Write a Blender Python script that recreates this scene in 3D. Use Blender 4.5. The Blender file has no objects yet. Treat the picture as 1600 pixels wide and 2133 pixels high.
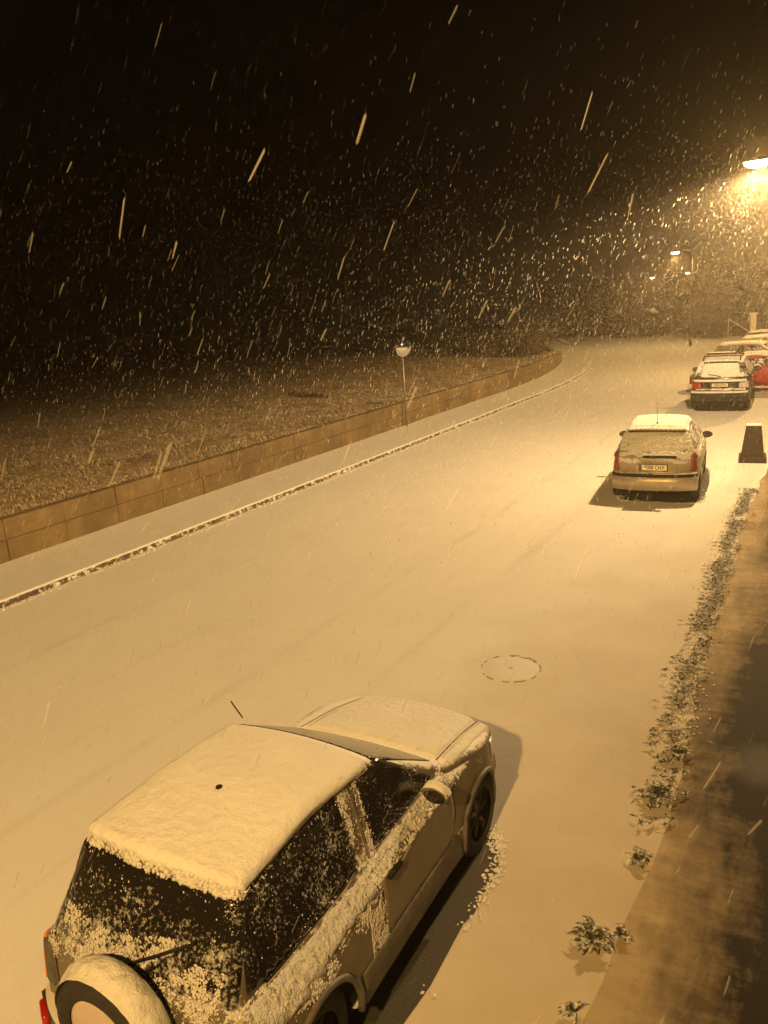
import bpy, bmesh, math, random
import numpy as np
from mathutils import Vector, Matrix, noise as mnoise
from mathutils.geometry import delaunay_2d_cdt
from math import sin, cos, pi, sqrt, radians
random.seed(7)
RNG = np.random.default_rng(11)
SC = bpy.context.scene
COL = SC.collection

# ------------------------------------------------------------------ materials
def new_mat(name):
    m = bpy.data.materials.new(name); m.use_nodes = True
    nt = m.node_tree; b = nt.nodes['Principled BSDF']
    return m, nt, b
def N(nt, typ, **kw):
    n = nt.nodes.new(typ)
    for k, v in kw.items():
        if k.startswith('_'): setattr(n, k[1:], v)
        else: n.inputs[k.replace('__', ' ')].default_value = v
    return n
def ramp(nt, src, a, b, ca=(0, 0, 0, 1), cb=(1, 1, 1, 1)):
    r = nt.nodes.new('ShaderNodeValToRGB'); nt.links.new(src, r.inputs[0])
    r.color_ramp.elements[0].position = a; r.color_ramp.elements[0].color = ca
    r.color_ramp.elements[1].position = b; r.color_ramp.elements[1].color = cb
    return r.outputs[0]
def rgb(c): return (c[0], c[1], c[2], 1)
def mixc(nt, fac, a, b):
    m = nt.nodes.new('ShaderNodeMix'); m.data_type = 'RGBA'
    if hasattr(fac, 'is_linked') or not isinstance(fac, (int, float)): nt.links.new(fac, m.inputs['Factor'])
    else: m.inputs['Factor'].default_value = fac
    for k, v in (('A', a), ('B', b)):
        sock = [i for i in m.inputs if i.name == k and i.type == 'RGBA'][0]
        if isinstance(v, tuple): sock.default_value = rgb(v)
        else: nt.links.new(v, sock)
    return [o for o in m.outputs if o.type == 'RGBA'][0]
def math_(nt, op, a, b=None):
    m = nt.nodes.new('ShaderNodeMath'); m.operation = op
    for i, v in enumerate((a, b)):
        if v is None: continue
        if isinstance(v, (int, float)): m.inputs[i].default_value = v
        else: nt.links.new(v, m.inputs[i])
    return m.outputs[0]
def bump(nt, b, h, strength, dist):
    bp = nt.nodes.new('ShaderNodeBump'); bp.inputs['Strength'].default_value = strength
    bp.inputs['Distance'].default_value = dist
    nt.links.new(h, bp.inputs['Height']); nt.links.new(bp.outputs[0], b.inputs['Normal'])
    return bp
def noise(nt, scale, detail=4, rough=.6, coord='Object', vscale=None):
    tc = nt.nodes.new('ShaderNodeTexCoord'); src = tc.outputs[coord]
    if vscale:
        mp = nt.nodes.new('ShaderNodeMapping'); mp.inputs['Scale'].default_value = vscale
        nt.links.new(src, mp.inputs[0]); src = mp.outputs[0]
    n = N(nt, 'ShaderNodeTexNoise', Scale=scale, Detail=detail, Roughness=rough)
    nt.links.new(src, n.inputs['Vector']); return n.outputs['Fac']
SNOW = (.83, .84, .86)
def plain(name, col, rough=.6, metal=0., nscale=0, namt=.15, bstr=0., coat=0., spec=.5):
    m, nt, b = new_mat(name)
    b.inputs['Base Color'].default_value = rgb(col); b.inputs['Roughness'].default_value = rough
    b.inputs['Metallic'].default_value = metal; b.inputs['Coat Weight'].default_value = coat
    b.inputs['Specular IOR Level'].default_value = spec
    if nscale:
        n = noise(nt, nscale)
        lo = tuple(c*(1-namt) for c in col); hi = tuple(min(1, c*(1+namt)) for c in col)
        nt.links.new(mixc(nt, ramp(nt, n, .35, .65), lo, hi), b.inputs['Base Color'])
        if bstr: bump(nt, b, n, bstr, .01)
    return m
M = {}
def snow_mat(name, bs=.35, scale=60, col=SNOW, dist=.02, big=0):
    m, nt, b = new_mat(name)
    b.inputs['Roughness'].default_value = .8; b.inputs['Specular IOR Level'].default_value = .25
    n1 = noise(nt, scale, 5, .7); n2 = noise(nt, 2.3, 3, .55)
    c = mixc(nt, ramp(nt, n2, .3, .7), tuple(x*.94 for x in col), col)
    nt.links.new(c, b.inputs['Base Color'])
    h = n1
    if big: h = math_(nt, 'ADD', n1, math_(nt, 'MULTIPLY', noise(nt, big, 3, .5), 2.5))
    bump(nt, b, h, bs, dist)
    return m
M['snow'] = snow_mat('snow_fresh', .5, 70)
M['snow_soft'] = snow_mat('snow_roof', .65, 75, dist=.018, big=14)
M['snow_rough'] = snow_mat('snow_rough', 1., 45, dist=.04, big=22)
M['snow_lump'] = snow_mat('snow_clumps', .6, 120, col=(.80, .80, .80))

# road: snow with shallow old tyre grooves and slightly thin patches
def road_mat():
    m, nt, b = new_mat('road_snow')
    b.inputs['Roughness'].default_value = .85; b.inputs['Specular IOR Level'].default_value = .2
    tc = nt.nodes.new('ShaderNodeUVMap'); tc.uv_map = 'lane'
    sep = nt.nodes.new('ShaderNodeSeparateXYZ'); nt.links.new(tc.outputs[0], sep.inputs[0])
    # wobble the lane coordinate a little
    wob = noise(nt, .12, 2, .5)
    u = math_(nt, 'ADD', sep.outputs[0], math_(nt, 'MULTIPLY', wob, .9))
    grooves = None
    for c0, w, amp in ((2.2, .10, .6), (3.75, .10, .5), (5.3, .12, .9), (6.75, .12, .9), (4.6, .06, .4), (6.1, .05, .4)):
        d = math_(nt, 'ABSOLUTE', math_(nt, 'SUBTRACT', u, c0+.45))
        g = math_(nt, 'MULTIPLY', math_(nt, 'SUBTRACT', 1.0, math_(nt, 'MINIMUM', math_(nt, 'DIVIDE', d, w), 1.0)), amp)
        grooves = g if grooves is None else math_(nt, 'ADD', grooves, g)
    brk = ramp(nt, noise(nt, .5, 3, .6), .42, .62)
    gr = math_(nt, 'MULTIPLY', grooves, brk)
    n1 = noise(nt, 45, 5, .75); n3 = noise(nt, 6, 4, .6)
    thin = ramp(nt, noise(nt, .9, 5, .6), .45, .8)
    c = mixc(nt, math_(nt, 'MULTIPLY', thin, .25), SNOW, (.66, .66, .66))
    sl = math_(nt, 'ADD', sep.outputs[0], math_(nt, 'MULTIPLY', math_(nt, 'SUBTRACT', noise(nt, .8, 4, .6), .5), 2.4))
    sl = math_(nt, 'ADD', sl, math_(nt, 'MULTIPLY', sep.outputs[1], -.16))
    c = mixc(nt, math_(nt, 'MULTIPLY', ramp(nt, math_(nt, 'MULTIPLY', math_(nt, 'SUBTRACT', sl, 6.0), .24), 0, 1), .95), c, (.42, .345, .235))  # weaker light painted in: snow colour darkens towards the near right side
    c = mixc(nt, math_(nt, 'MULTIPLY', gr, .30), c, (.45, .43, .40))
    nt.links.new(c, b.inputs['Base Color'])
    h = math_(nt, 'ADD', math_(nt, 'MULTIPLY', n1, .55), math_(nt, 'MULTIPLY', n3, .75)); h = math_(nt, 'ADD', h, math_(nt, 'MULTIPLY', noise(nt, 1.3, 3, .5), 1.6))
    h = math_(nt, 'SUBTRACT', h, math_(nt, 'MULTIPLY', gr, .5))
    bump(nt, b, h, .45, .022)
    return m
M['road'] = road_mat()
# right-hand footway: thin snow turning to bare wet concrete towards the house
def footway_mat():
    m, nt, b = new_mat('footway_wet_snow')
    tc = nt.nodes.new('ShaderNodeTexCoord'); sep = nt.nodes.new('ShaderNodeSeparateXYZ'); nt.links.new(tc.outputs['Object'], sep.inputs[0])
    edge = noise(nt, 1.1, 6, .68, vscale=(1.6, .55, 1)); streak = noise(nt, 5, 5, .7, vscale=(.5, 1.6, 1))
    lim = math_(nt, 'ADD', math_(nt, 'MULTIPLY', sep.outputs[1], -.043), -.34)   # melt limit drifts away from the house
    t = math_(nt, 'SUBTRACT', sep.outputs[0], lim)
    t = math_(nt, 'ADD', t, math_(nt, 'MULTIPLY', math_(nt, 'SUBTRACT', edge, .5), 1.5))
    t = math_(nt, 'ADD', t, math_(nt, 'MULTIPLY', math_(nt, 'SUBTRACT', streak, .5), .45))
    ym = math_(nt, 'ABSOLUTE', math_(nt, 'SUBTRACT', sep.outputs[1], 7.6)); ym = math_(nt, 'MAXIMUM', math_(nt, 'SUBTRACT', 1.0, math_(nt, 'DIVIDE', ym, 2.4)), 0.)
    t = math_(nt, 'ADD', t, math_(nt, 'MULTIPLY', ym, .45))
    # ramp needs 0..1
    wet = ramp(nt, math_(nt, 'ADD', math_(nt, 'MULTIPLY', t, 1.15), .45), .06, .76)
    thin = ramp(nt, noise(nt, 3, 5, .65, vscale=(.6, 1.8, 1)), .35, .75, (.43, .35, .24, 1), (.27, .205, .125, 1))
    soft = math_(nt, 'MULTIPLY', ramp(nt, math_(nt, 'MULTIPLY', math_(nt, 'SUBTRACT', 9.0, sep.outputs[1]), .4), 0, 1), math_(nt, 'SUBTRACT', 1.0, ramp(nt, math_(nt, 'ADD', math_(nt, 'MULTIPLY', t, 1.1), 1.0), .1, .75)))
    thin = mixc(nt, soft, thin, (.43, .355, .245))
    c = mixc(nt, wet, thin, (.016, .012, .008))
    nt.links.new(c, b.inputs['Base Color'])
    r = ramp(nt, wet, 0.3, 1, (.9, .9, .9, 1), (.20, .20, .20, 1)); dx_ = math_(nt, 'DIVIDE', math_(nt, 'ADD', sep.outputs[0], .40), .42); dy_ = math_(nt, 'DIVIDE', math_(nt, 'SUBTRACT', sep.outputs[1], 6.9), .55)
    dd = math_(nt, 'ADD', math_(nt, 'MULTIPLY', dx_, dx_), math_(nt, 'MULTIPLY', dy_, dy_)); pud = math_(nt, 'SUBTRACT', 1.3, math_(nt, 'ADD', dd, math_(nt, 'MULTIPLY', noise(nt, 5, 5, .7), .9)))
    gl = math_(nt, 'MULTIPLY', ramp(nt, pud, .2, 1.), .25); nt.links.new(mixc(nt, gl, (.7, .7, .7), (.06, .06, .06)), b.inputs['Roughness']); nt.links.new(math_(nt, 'ADD', .16, math_(nt, 'MULTIPLY', gl, .5)), b.inputs['Specular IOR Level'])
    n1 = noise(nt, 55, 5, .8)
    h = math_(nt, 'ADD', n1, math_(nt, 'MULTIPLY', wet, -.8)); h = math_(nt, 'ADD', h, math_(nt, 'MULTIPLY', gl, math_(nt, 'MULTIPLY', math_(nt, 'SUBTRACT', noise(nt, 24, 4, .7), .5), 2.0)))
    bump(nt, b, h, .6, .014)
    return m
M['footway'] = footway_mat(); M['footway'].node_tree.nodes['Principled BSDF'].inputs['Specular IOR Level'].default_value = .16
M['puddle'] = None
def puddle_mat():
    m, nt, b = new_mat('standing_water')
    b.inputs['Base Color'].default_value = (.01, .009, .008, 1); b.inputs['Roughness'].default_value = .10
    b.inputs['Specular IOR Level'].default_value = .5
    bump(nt, b, noise(nt, 26, 5, .8), .5, .012); return m
M['puddle'] = puddle_mat()
# bank: frozen earth and grass under broken snow
def bank_mat():
    m, nt, b = new_mat('bank_grass_snow'); b.inputs['Roughness'].default_value = .9
    n1 = noise(nt, 5.5, 8, .75); n2 = noise(nt, .8, 3, .6)
    s = math_(nt, 'ADD', math_(nt, 'MULTIPLY', n1, .8), math_(nt, 'MULTIPLY', n2, .3))
    c = mixc(nt, ramp(nt, s, .38, .66), (.07, .052, .02), (.60, .47, .30))
    nt.links.new(c, b.inputs['Base Color']); bump(nt, b, n1, 1., .12); return m
M['bank'] = bank_mat()
def wall_mat():
    m, nt, b = new_mat('weathered_concrete_block'); b.inputs['Roughness'].default_value = .9
    n1 = noise(nt, 3, 6, .7, vscale=(1, 1, 2.2)); n2 = noise(nt, 40, 4, .6); n3 = noise(nt, .7, 4, .6)
    c = mixc(nt, ramp(nt, n1, .35, .7), (.235, .172, .088), (.165, .118, .060))
    c = mixc(nt, math_(nt, 'MULTIPLY', ramp(nt, noise(nt, 2.2, 5, .7, vscale=(1, 1, .18)), .48, .68), .45), c, (.09, .065, .035))
    c = mixc(nt, math_(nt, 'MULTIPLY', ramp(nt, n3, .42, .62), .65), c, (.10, .07, .04))
    nt.links.new(c, b.inputs['Base Color']); bump(nt, b, math_(nt, 'ADD', n1, n2), .5, .012); return m
M['wall'] = wall_mat()
def kerb_mat():
    m, nt, b = new_mat('kerb_granite_snow'); b.inputs['Roughness'].default_value = .8
    n1 = noise(nt, 9, 7, .75); geo = nt.nodes.new('ShaderNodeNewGeometry')
    sep = nt.nodes.new('ShaderNodeSeparateXYZ'); nt.links.new(geo.outputs['Normal'], sep.inputs[0])
    s = math_(nt, 'ADD', sep.outputs[2], math_(nt, 'MULTIPLY', math_(nt, 'SUBTRACT', n1, .5), 1.8))
    c = mixc(nt, ramp(nt, s, .12, .3), (.085, .065, .045), SNOW); nt.links.new(c, b.inputs['Base Color'])
    bump(nt, b, n1, .6, .02); return m
M['kerb'] = kerb_mat()
M['asphalt'] = plain('damp_asphalt', (.04, .037, .034), .75, nscale=60, namt=.4, bstr=.5)
M['mortar'] = plain('dark_joint', (.09, .065, .035), .95)
M['iron'] = plain('cast_iron', (.30, .25, .18), .6, .4, nscale=30, namt=.3, bstr=.3)

def paint(name, col, snow_amt=.5, rough=.35, metal=.3, lo=.45, hi=.6, nsc=26):
    """car paint that snow has settled on wherever the panel faces up"""
    m, nt, b = new_mat(name); geo = nt.nodes.new('ShaderNodeNewGeometry')
    sep = nt.nodes.new('ShaderNodeSeparateXYZ'); nt.links.new(geo.outputs['Normal'], sep.inputs[0])
    n1 = noise(nt, nsc, 6, .72); n2 = noise(nt, 3.2, 3, .6)
    s = math_(nt, 'ADD', math_(nt, 'MULTIPLY', sep.outputs[2], .9), math_(nt, 'MULTIPLY', math_(nt, 'SUBTRACT', n1, .5), snow_amt))
    s = math_(nt, 'ADD', s, math_(nt, 'MULTIPLY', math_(nt, 'SUBTRACT', n2, .5), snow_amt))
    f = ramp(nt, s, lo, hi)
    dirt = mixc(nt, ramp(nt, noise(nt, 5, 5, .7, vscale=(1, 1, .35)), .35, .7), col, tuple(c*.72 for c in col))
    nt.links.new(mixc(nt, f, dirt, SNOW), b.inputs['Base Color'])
    nt.links.new(ramp(nt, f, 0, 1, (rough,)*3+(1,), (.85,)*3+(1,)), b.inputs['Roughness'])
    nt.links.new(ramp(nt, f, 0, 1, (metal,)*3+(1,), (0, 0, 0, 1)), b.inputs['Metallic'])
    bump(nt, b, math_(nt, 'MULTIPLY', f, math_(nt, 'ADD', n1, .4)), .5, .012)
    return m
def glass(name, cover=.0, up=.0, nsc=30, lo=.5, hi=.58, zdir=0.):
    """dark car glass, flecked with stuck snow; zdir makes the cover thicken downwards"""
    m, nt, b = new_mat(name)
    b.inputs['Specular IOR Level'].default_value = .6
    n1 = noise(nt, nsc, 6, .7); n2 = noise(nt, 4, 4, .6); 
    s = math_(nt, 'ADD', math_(nt, 'MULTIPLY', n1, .75), math_(nt, 'MULTIPLY', n2, .35))
    s = math_(nt, 'ADD', s, cover)
    if zdir:
        tc = nt.nodes.new('ShaderNodeTexCoord'); sp = nt.nodes.new('ShaderNodeSeparateXYZ'); nt.links.new(tc.outputs['Object'], sp.inputs[0])
        s = math_(nt, 'ADD', s, math_(nt, 'MULTIPLY', math_(nt, 'SUBTRACT', 1.3, sp.outputs[2]), zdir))
    f = ramp(nt, s, lo, hi)
    nt.links.new(mixc(nt, f, (.012, .011, .010), (.74, .74, .74)), b.inputs['Base Color'])
    nt.links.new(ramp(nt, f, 0, 1, (.16,)*3+(1,), (.85,)*3+(1,)), b.inputs['Roughness'])
    bump(nt, b, math_(nt, 'MULTIPLY', f, n1), .6, .012)
    return m
M['rubber'] = plain('tyre_rubber', (.025, .024, .023), .85, nscale=20, namt=.3)
M['black'] = plain('black_plastic', (.014, .013, .012), .7, nscale=18, namt=.3, spec=.2)
M['under'] = plain('underbody_black', (.012, .012, .012), .9)
M['alloy'] = plain('wheel_alloy', (.35, .34, .33), .4, .7, nscale=12)
M['dark_rim'] = plain('dark_alloy_rim', (.07, .06, .05), .6, .3, nscale=12)  # evenly dark rim metal with slight mottling
M['chrome'] = plain('chrome', (.75, .73, .7), .18, 1.)
M['dark_mirror'] = plain('dark_mirror', (.12, .10, .09), .12, 1.)
M['red_lens'] = plain('red_lens', (.42, .015, .01), .2, coat=.5)
M['orange_lens'] = plain('orange_lens', (.75, .20, .05), .25, coat=.5)
M['clear_lens'] = plain('clear_lens', (.75, .7, .66), .12, .3, coat=.8, nscale=25, namt=.3)
M['disc'] = plain('pale_wheel_cover', (.60, .52, .50), .5, nscale=4, namt=.04)
M['plate'] = plain('number_plate_face', (.85, .78, .56), .5)
M['ink'] = plain('plate_lettering', (.03, .03, .03), .6)
M['blue'] = plain('plate_band', (.02, .06, .3), .5)
M['steel'] = plain('galvanised_steel', (.28, .27, .25), .5, .7, nscale=15)
M['pole_paint'] = plain('dark_pole_paint', (.02, .017, .013), .7, nscale=9, namt=.2)
M['stone_dark'] = plain('dark_stone', (.055, .042, .032), .85, nscale=22, namt=.35, bstr=.4)
M['stone_pale'] = plain('pale_render', (.5, .46, .4), .85, nscale=8, namt=.15)
M['bark'] = plain('bark', (.06, .045, .03), .9, nscale=14, namt=.3)
M['leaf_dark'] = plain('dark_foliage', (.04, .042, .02), .8)
M['brick'] = plain('dim_render_wall', (.16, .12, .08), .9, nscale=3, namt=.2)
def mat_leafy(name, g, f=.45, wd=.12, hi=(.70, .70, .68)):
    m, nt, b = new_mat(name); b.inputs['Roughness'].default_value = .75
    geo = nt.nodes.new('ShaderNodeNewGeometry'); sep = nt.nodes.new('ShaderNodeSeparateXYZ')
    nt.links.new(geo.outputs['Normal'], sep.inputs[0])
    n1 = noise(nt, 34, 4, .7)
    s = math_(nt, 'ADD', math_(nt, 'MULTIPLY', math_(nt, 'ABSOLUTE', sep.outputs[2]), .6), math_(nt, 'MULTIPLY', n1, .7))
    nt.links.new(mixc(nt, ramp(nt, s, f, f+wd), g, hi), b.inputs['Base Color']); return m
M['weed'] = mat_leafy('weed_leaf_snow', (.035, .035, .014), .84, .16)
M['grass'] = mat_leafy('grass_blade_snow', (.10, .075, .028), .58, .38, (.74, .64, .48))
M['shrub'] = mat_leafy('shrub_leaf_snow', (.020, .016, .008), .98)
M['shrub_snowy'] = mat_leafy('shrub_snow_dusted', (.075, .055, .025), .80, .3)
def flake_mat(clear):
    m, nt, b = new_mat('snowflake'); b.inputs['Base Color'].default_value = (.85, .83, .8, 1)
    b.inputs['Roughness'].default_value = .8
    tr = nt.nodes.new('ShaderNodeBsdfTranslucent'); tr.inputs[0].default_value = (.85, .83, .8, 1)
    mx = nt.nodes.new('ShaderNodeMixShader'); mx.inputs[0].default_value = .5
    nt.links.new(b.outputs[0], mx.inputs[1]); nt.links.new(tr.outputs[0], mx.inputs[2])
    tp = nt.nodes.new('ShaderNodeBsdfTransparent'); m2 = nt.nodes.new('ShaderNodeMixShader'); m2.inputs[0].default_value = clear
    nt.links.new(mx.outputs[0], m2.inputs[1]); nt.links.new(tp.outputs[0], m2.inputs[2])
    nt.links.new(m2.outputs[0], nt.nodes['Material Output'].inputs['Surface']); return m
M['flake'] = flake_mat(.70); M['flake_near'] = flake_mat(.91)
def emit(name, col, s):
    m, nt, b = new_mat(name); b.inputs['Base Color'].default_value = rgb(col)
    b.inputs['Emission Color'].default_value = rgb(col); b.inputs['Emission Strength'].default_value = s; return m
LAMP_COL = (1, .57, .18)
M['lamp_glass'] = emit('lit_lamp_lens', (1, .80, .45), 25)
M['lamp_far'] = emit('lit_far_lamp_lens', (1, .82, .45), 26)

# ------------------------------------------------------------------ object helpers
def tag(o, label=None, cat=None, group=None, kind=None):
    if label: o['label'] = label
    if cat: o['category'] = cat
    if group: o['group'] = group
    if kind: o['kind'] = kind
    return o
def thing(name, label, cat, loc=(0, 0, 0), rz=0, group=None, s=1):
    o = bpy.data.objects.new(name, None); COL.objects.link(o); o.empty_display_size = .2
    o.location = loc; o.rotation_euler = (0, 0, rz); o.scale = (s, s, s)
    return tag(o, label, cat, group)
def mesh_obj(name, verts, faces, mat, parent=None, smooth=False):
    me = bpy.data.meshes.new(name); me.from_pydata([tuple(v) for v in verts], [], [tuple(f) for f in faces])
    me.materials.append(M[mat] if isinstance(mat, str) else mat)
    if smooth: me.polygons.foreach_set('use_smooth', [True]*len(me.polygons))
    me.update(); o = bpy.data.objects.new(name, me); COL.objects.link(o)
    if parent: o.parent = parent
    return o
class MB:
    def __init__(s): s.v = []; s.f = []
    def add(s, v, f):
        n = len(s.v); s.v += [tuple(p) for p in v]; s.f += [tuple(i+n for i in q) for q in f]; return s
    def box(s, c, d, rz=0, taper=1., bev=0, rx=0):
        bm = bmesh.new(); bmesh.ops.create_cube(bm, size=1)
        for v in bm.verts:
            t = taper if v.co.z > 0 else 1.
            v.co = Vector((v.co.x*d[0]*t, v.co.y*d[1]*t, v.co.z*d[2]))
        if bev: bmesh.ops.bevel(bm, geom=bm.edges[:], offset=bev, segments=2, affect='EDGES', profile=.5)
        mt = Matrix.Translation(c) @ Matrix.Rotation(rz, 4, 'Z') @ Matrix.Rotation(rx, 4, 'X')
        bm.transform(mt); bm.verts.index_update()
        s.add([v.co for v in bm.verts], [[v.index for v in f.verts] for f in bm.faces]); bm.free(); return s
    def tube(s, pts, rad, n=8, cap=True):
        pts = [Vector(p) for p in pts]; rad = rad if isinstance(rad, (list, tuple)) else [rad]*len(pts)
        vs = []; fs = []
        for i, p in enumerate(pts):
            t = (pts[min(i+1, len(pts)-1)]-pts[max(i-1, 0)]).normalized()
            a = t.cross(Vector((0, 0, 1)) if abs(t.z) < .9 else Vector((1, 0, 0))).normalized(); b = t.cross(a)
            for k in range(n):
                q = 2*pi*k/n; vs.append(p+rad[i]*(a*cos(q)+b*sin(q)))
        for i in range(len(pts)-1):
            for k in range(n): fs.append((i*n+k, i*n+(k+1) % n, (i+1)*n+(k+1) % n, (i+1)*n+k))
        if cap: fs.append(tuple(range(n))[::-1]); fs.append(tuple(range((len(pts)-1)*n, len(pts)*n)))
        return s.add(vs, fs)
    def lathe(s, prof, c=(0, 0, 0), axis='Z', n=24, a0=0):
        vs = []; fs = []; m = len(prof)
        for k in range(n):
            q = 2*pi*k/n+a0
            for r, h in prof:
                if axis == 'Z': p = (r*cos(q), r*sin(q), h)
                elif axis == 'Y': p = (r*cos(q), h, r*sin(q))
                else: p = (h, r*cos(q), r*sin(q))
                vs.append((p[0]+c[0], p[1]+c[1], p[2]+c[2]))
        for k in range(n):
            for i in range(m-1): fs.append((k*m+i, ((k+1) % n)*m+i, ((k+1) % n)*m+i+1, k*m+i+1))
        return s.add(vs, fs)
    def build(s, name, mat, parent=None, smooth=False): return mesh_obj(name, s.v, s.f, mat, parent, smooth)

def round_poly(pts, step=.03, closed=True):
    """pts: (u, v, radius) -> polyline with rounded corners sampled about every step"""
    n = len(pts); out = []
    for i in range(n):
        p = Vector(pts[i][:2]); r = pts[i][2] if len(pts[i]) > 2 else 0
        if not closed and i in (0, n-1) or r <= 0: out.append(p); continue
        a = Vector(pts[i-1][:2]); b = Vector(pts[(i+1) % n][:2])
        da = (a-p); db = (b-p); la = da.length; lb = db.length; da.normalize(); db.normalize()
        ang = math.acos(max(-1, min(1, da.dot(db)))); 
        t = min(r/math.tan(ang/2) if ang > .01 else 0, la*.48, lb*.48)
        p0 = p+da*t; p1 = p+db*t; k = max(3, int(t*2/step)+2)
        for j in range(k):
            s = j/(k-1); out.append(p0*(1-s)**2+p*2*s*(1-s)+p1*s*s)
    res = []
    m = len(out)
    for i in range(m if closed else m-1):
        a = out[i]; b = out[(i+1) % m]; d = (b-a).length
        if d < 1e-6: continue
        k = max(1, int(d/step+.5))
        for j in range(k): res.append(a+(b-a)*(j/k))
    if not closed: res.append(out[-1])
    return res
def patch(poly, fn, off=.004, step=.04, thick=.012, offfn=None):
    """fill a 2D outline, map it on to a surface: returns verts, faces (with a skirt)"""
    poly = round_poly([p if len(p) > 2 else (p[0], p[1], 0) for p in poly], step)
    us = [p.x for p in poly]; vs = [p.y for p in poly]; n = len(poly)
    def inside(x, y):
        c = False; j = n-1
        for i in range(n):
            if (vs[i] > y) != (vs[j] > y) and x < (us[j]-us[i])*(y-vs[i])/(vs[j]-vs[i])+us[i]: c = not c
            j = i
        return c
    P = np.array([[p.x, p.y] for p in poly]); Q = np.roll(P, -1, 0)
    def dist(x, y):
        d = Q-P; w = np.array([x, y])-P; t = np.clip((w*d).sum(1)/((d*d).sum(1)+1e-12), 0, 1)
        return float(np.sqrt(((w-d*t[:, None])**2).sum(1)).min())
    pts = [Vector((p.x, p.y)) for p in poly]
    x = min(us)+step*.5; row = 0
    while x < max(us):
        y = min(vs)+step*(.5 if row % 2 else .25)
        while y < max(vs):
            if inside(x, y) and dist(x, y) > step*.45: pts.append(Vector((x, y)))
            y += step
        x += step; row += 1
    r = delaunay_2d_cdt(pts, [], [list(range(n))], 1, 1e-5)
    co = r[0]; fc = [list(f) for f in r[2]]
    V = []
    for p in co:
        if offfn: o = offfn(p.x, p.y, dist(p.x, p.y))
        else: o = off
        a = fn(p.x, p.y); e = 4e-3
        du = fn(p.x+e, p.y)-fn(p.x-e, p.y); dv = fn(p.x, p.y+e)-fn(p.x, p.y-e)
        nn = du.cross(dv)
        if nn.length < 1e-9: nn = Vector((0, 0, 1))
        nn.normalize(); V.append((a, nn, o))
    # orient outwards relative to car centre line
    ctr = Vector((0, V[0][0].y, .7))
    s = sum((1 if (a-Vector((0, a.y*.7+.6, .6))).dot(nn) > 0 else -1) for a, nn, o in V)
    sg = 1 if s >= 0 else -1
    vv = [a+nn*sg*o for a, nn, o in V]
    if sg < 0: fc = [f[::-1] for f in fc]
    # skirt
    edges = {}
    for f in fc:
        for i in range(len(f)):
            e = (f[i], f[(i+1) % len(f)]); edges[e] = 1
    base = {}
    for (a, b) in list(edges):
        if (b, a) not in edges:
            for q in (a, b):
                if q not in base: base[q] = len(vv); A, nn, o = V[q]; vv.append(A+nn*sg*(-thick))
            fc.append([b, a, base[a], base[b]])
    return vv, fc

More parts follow.
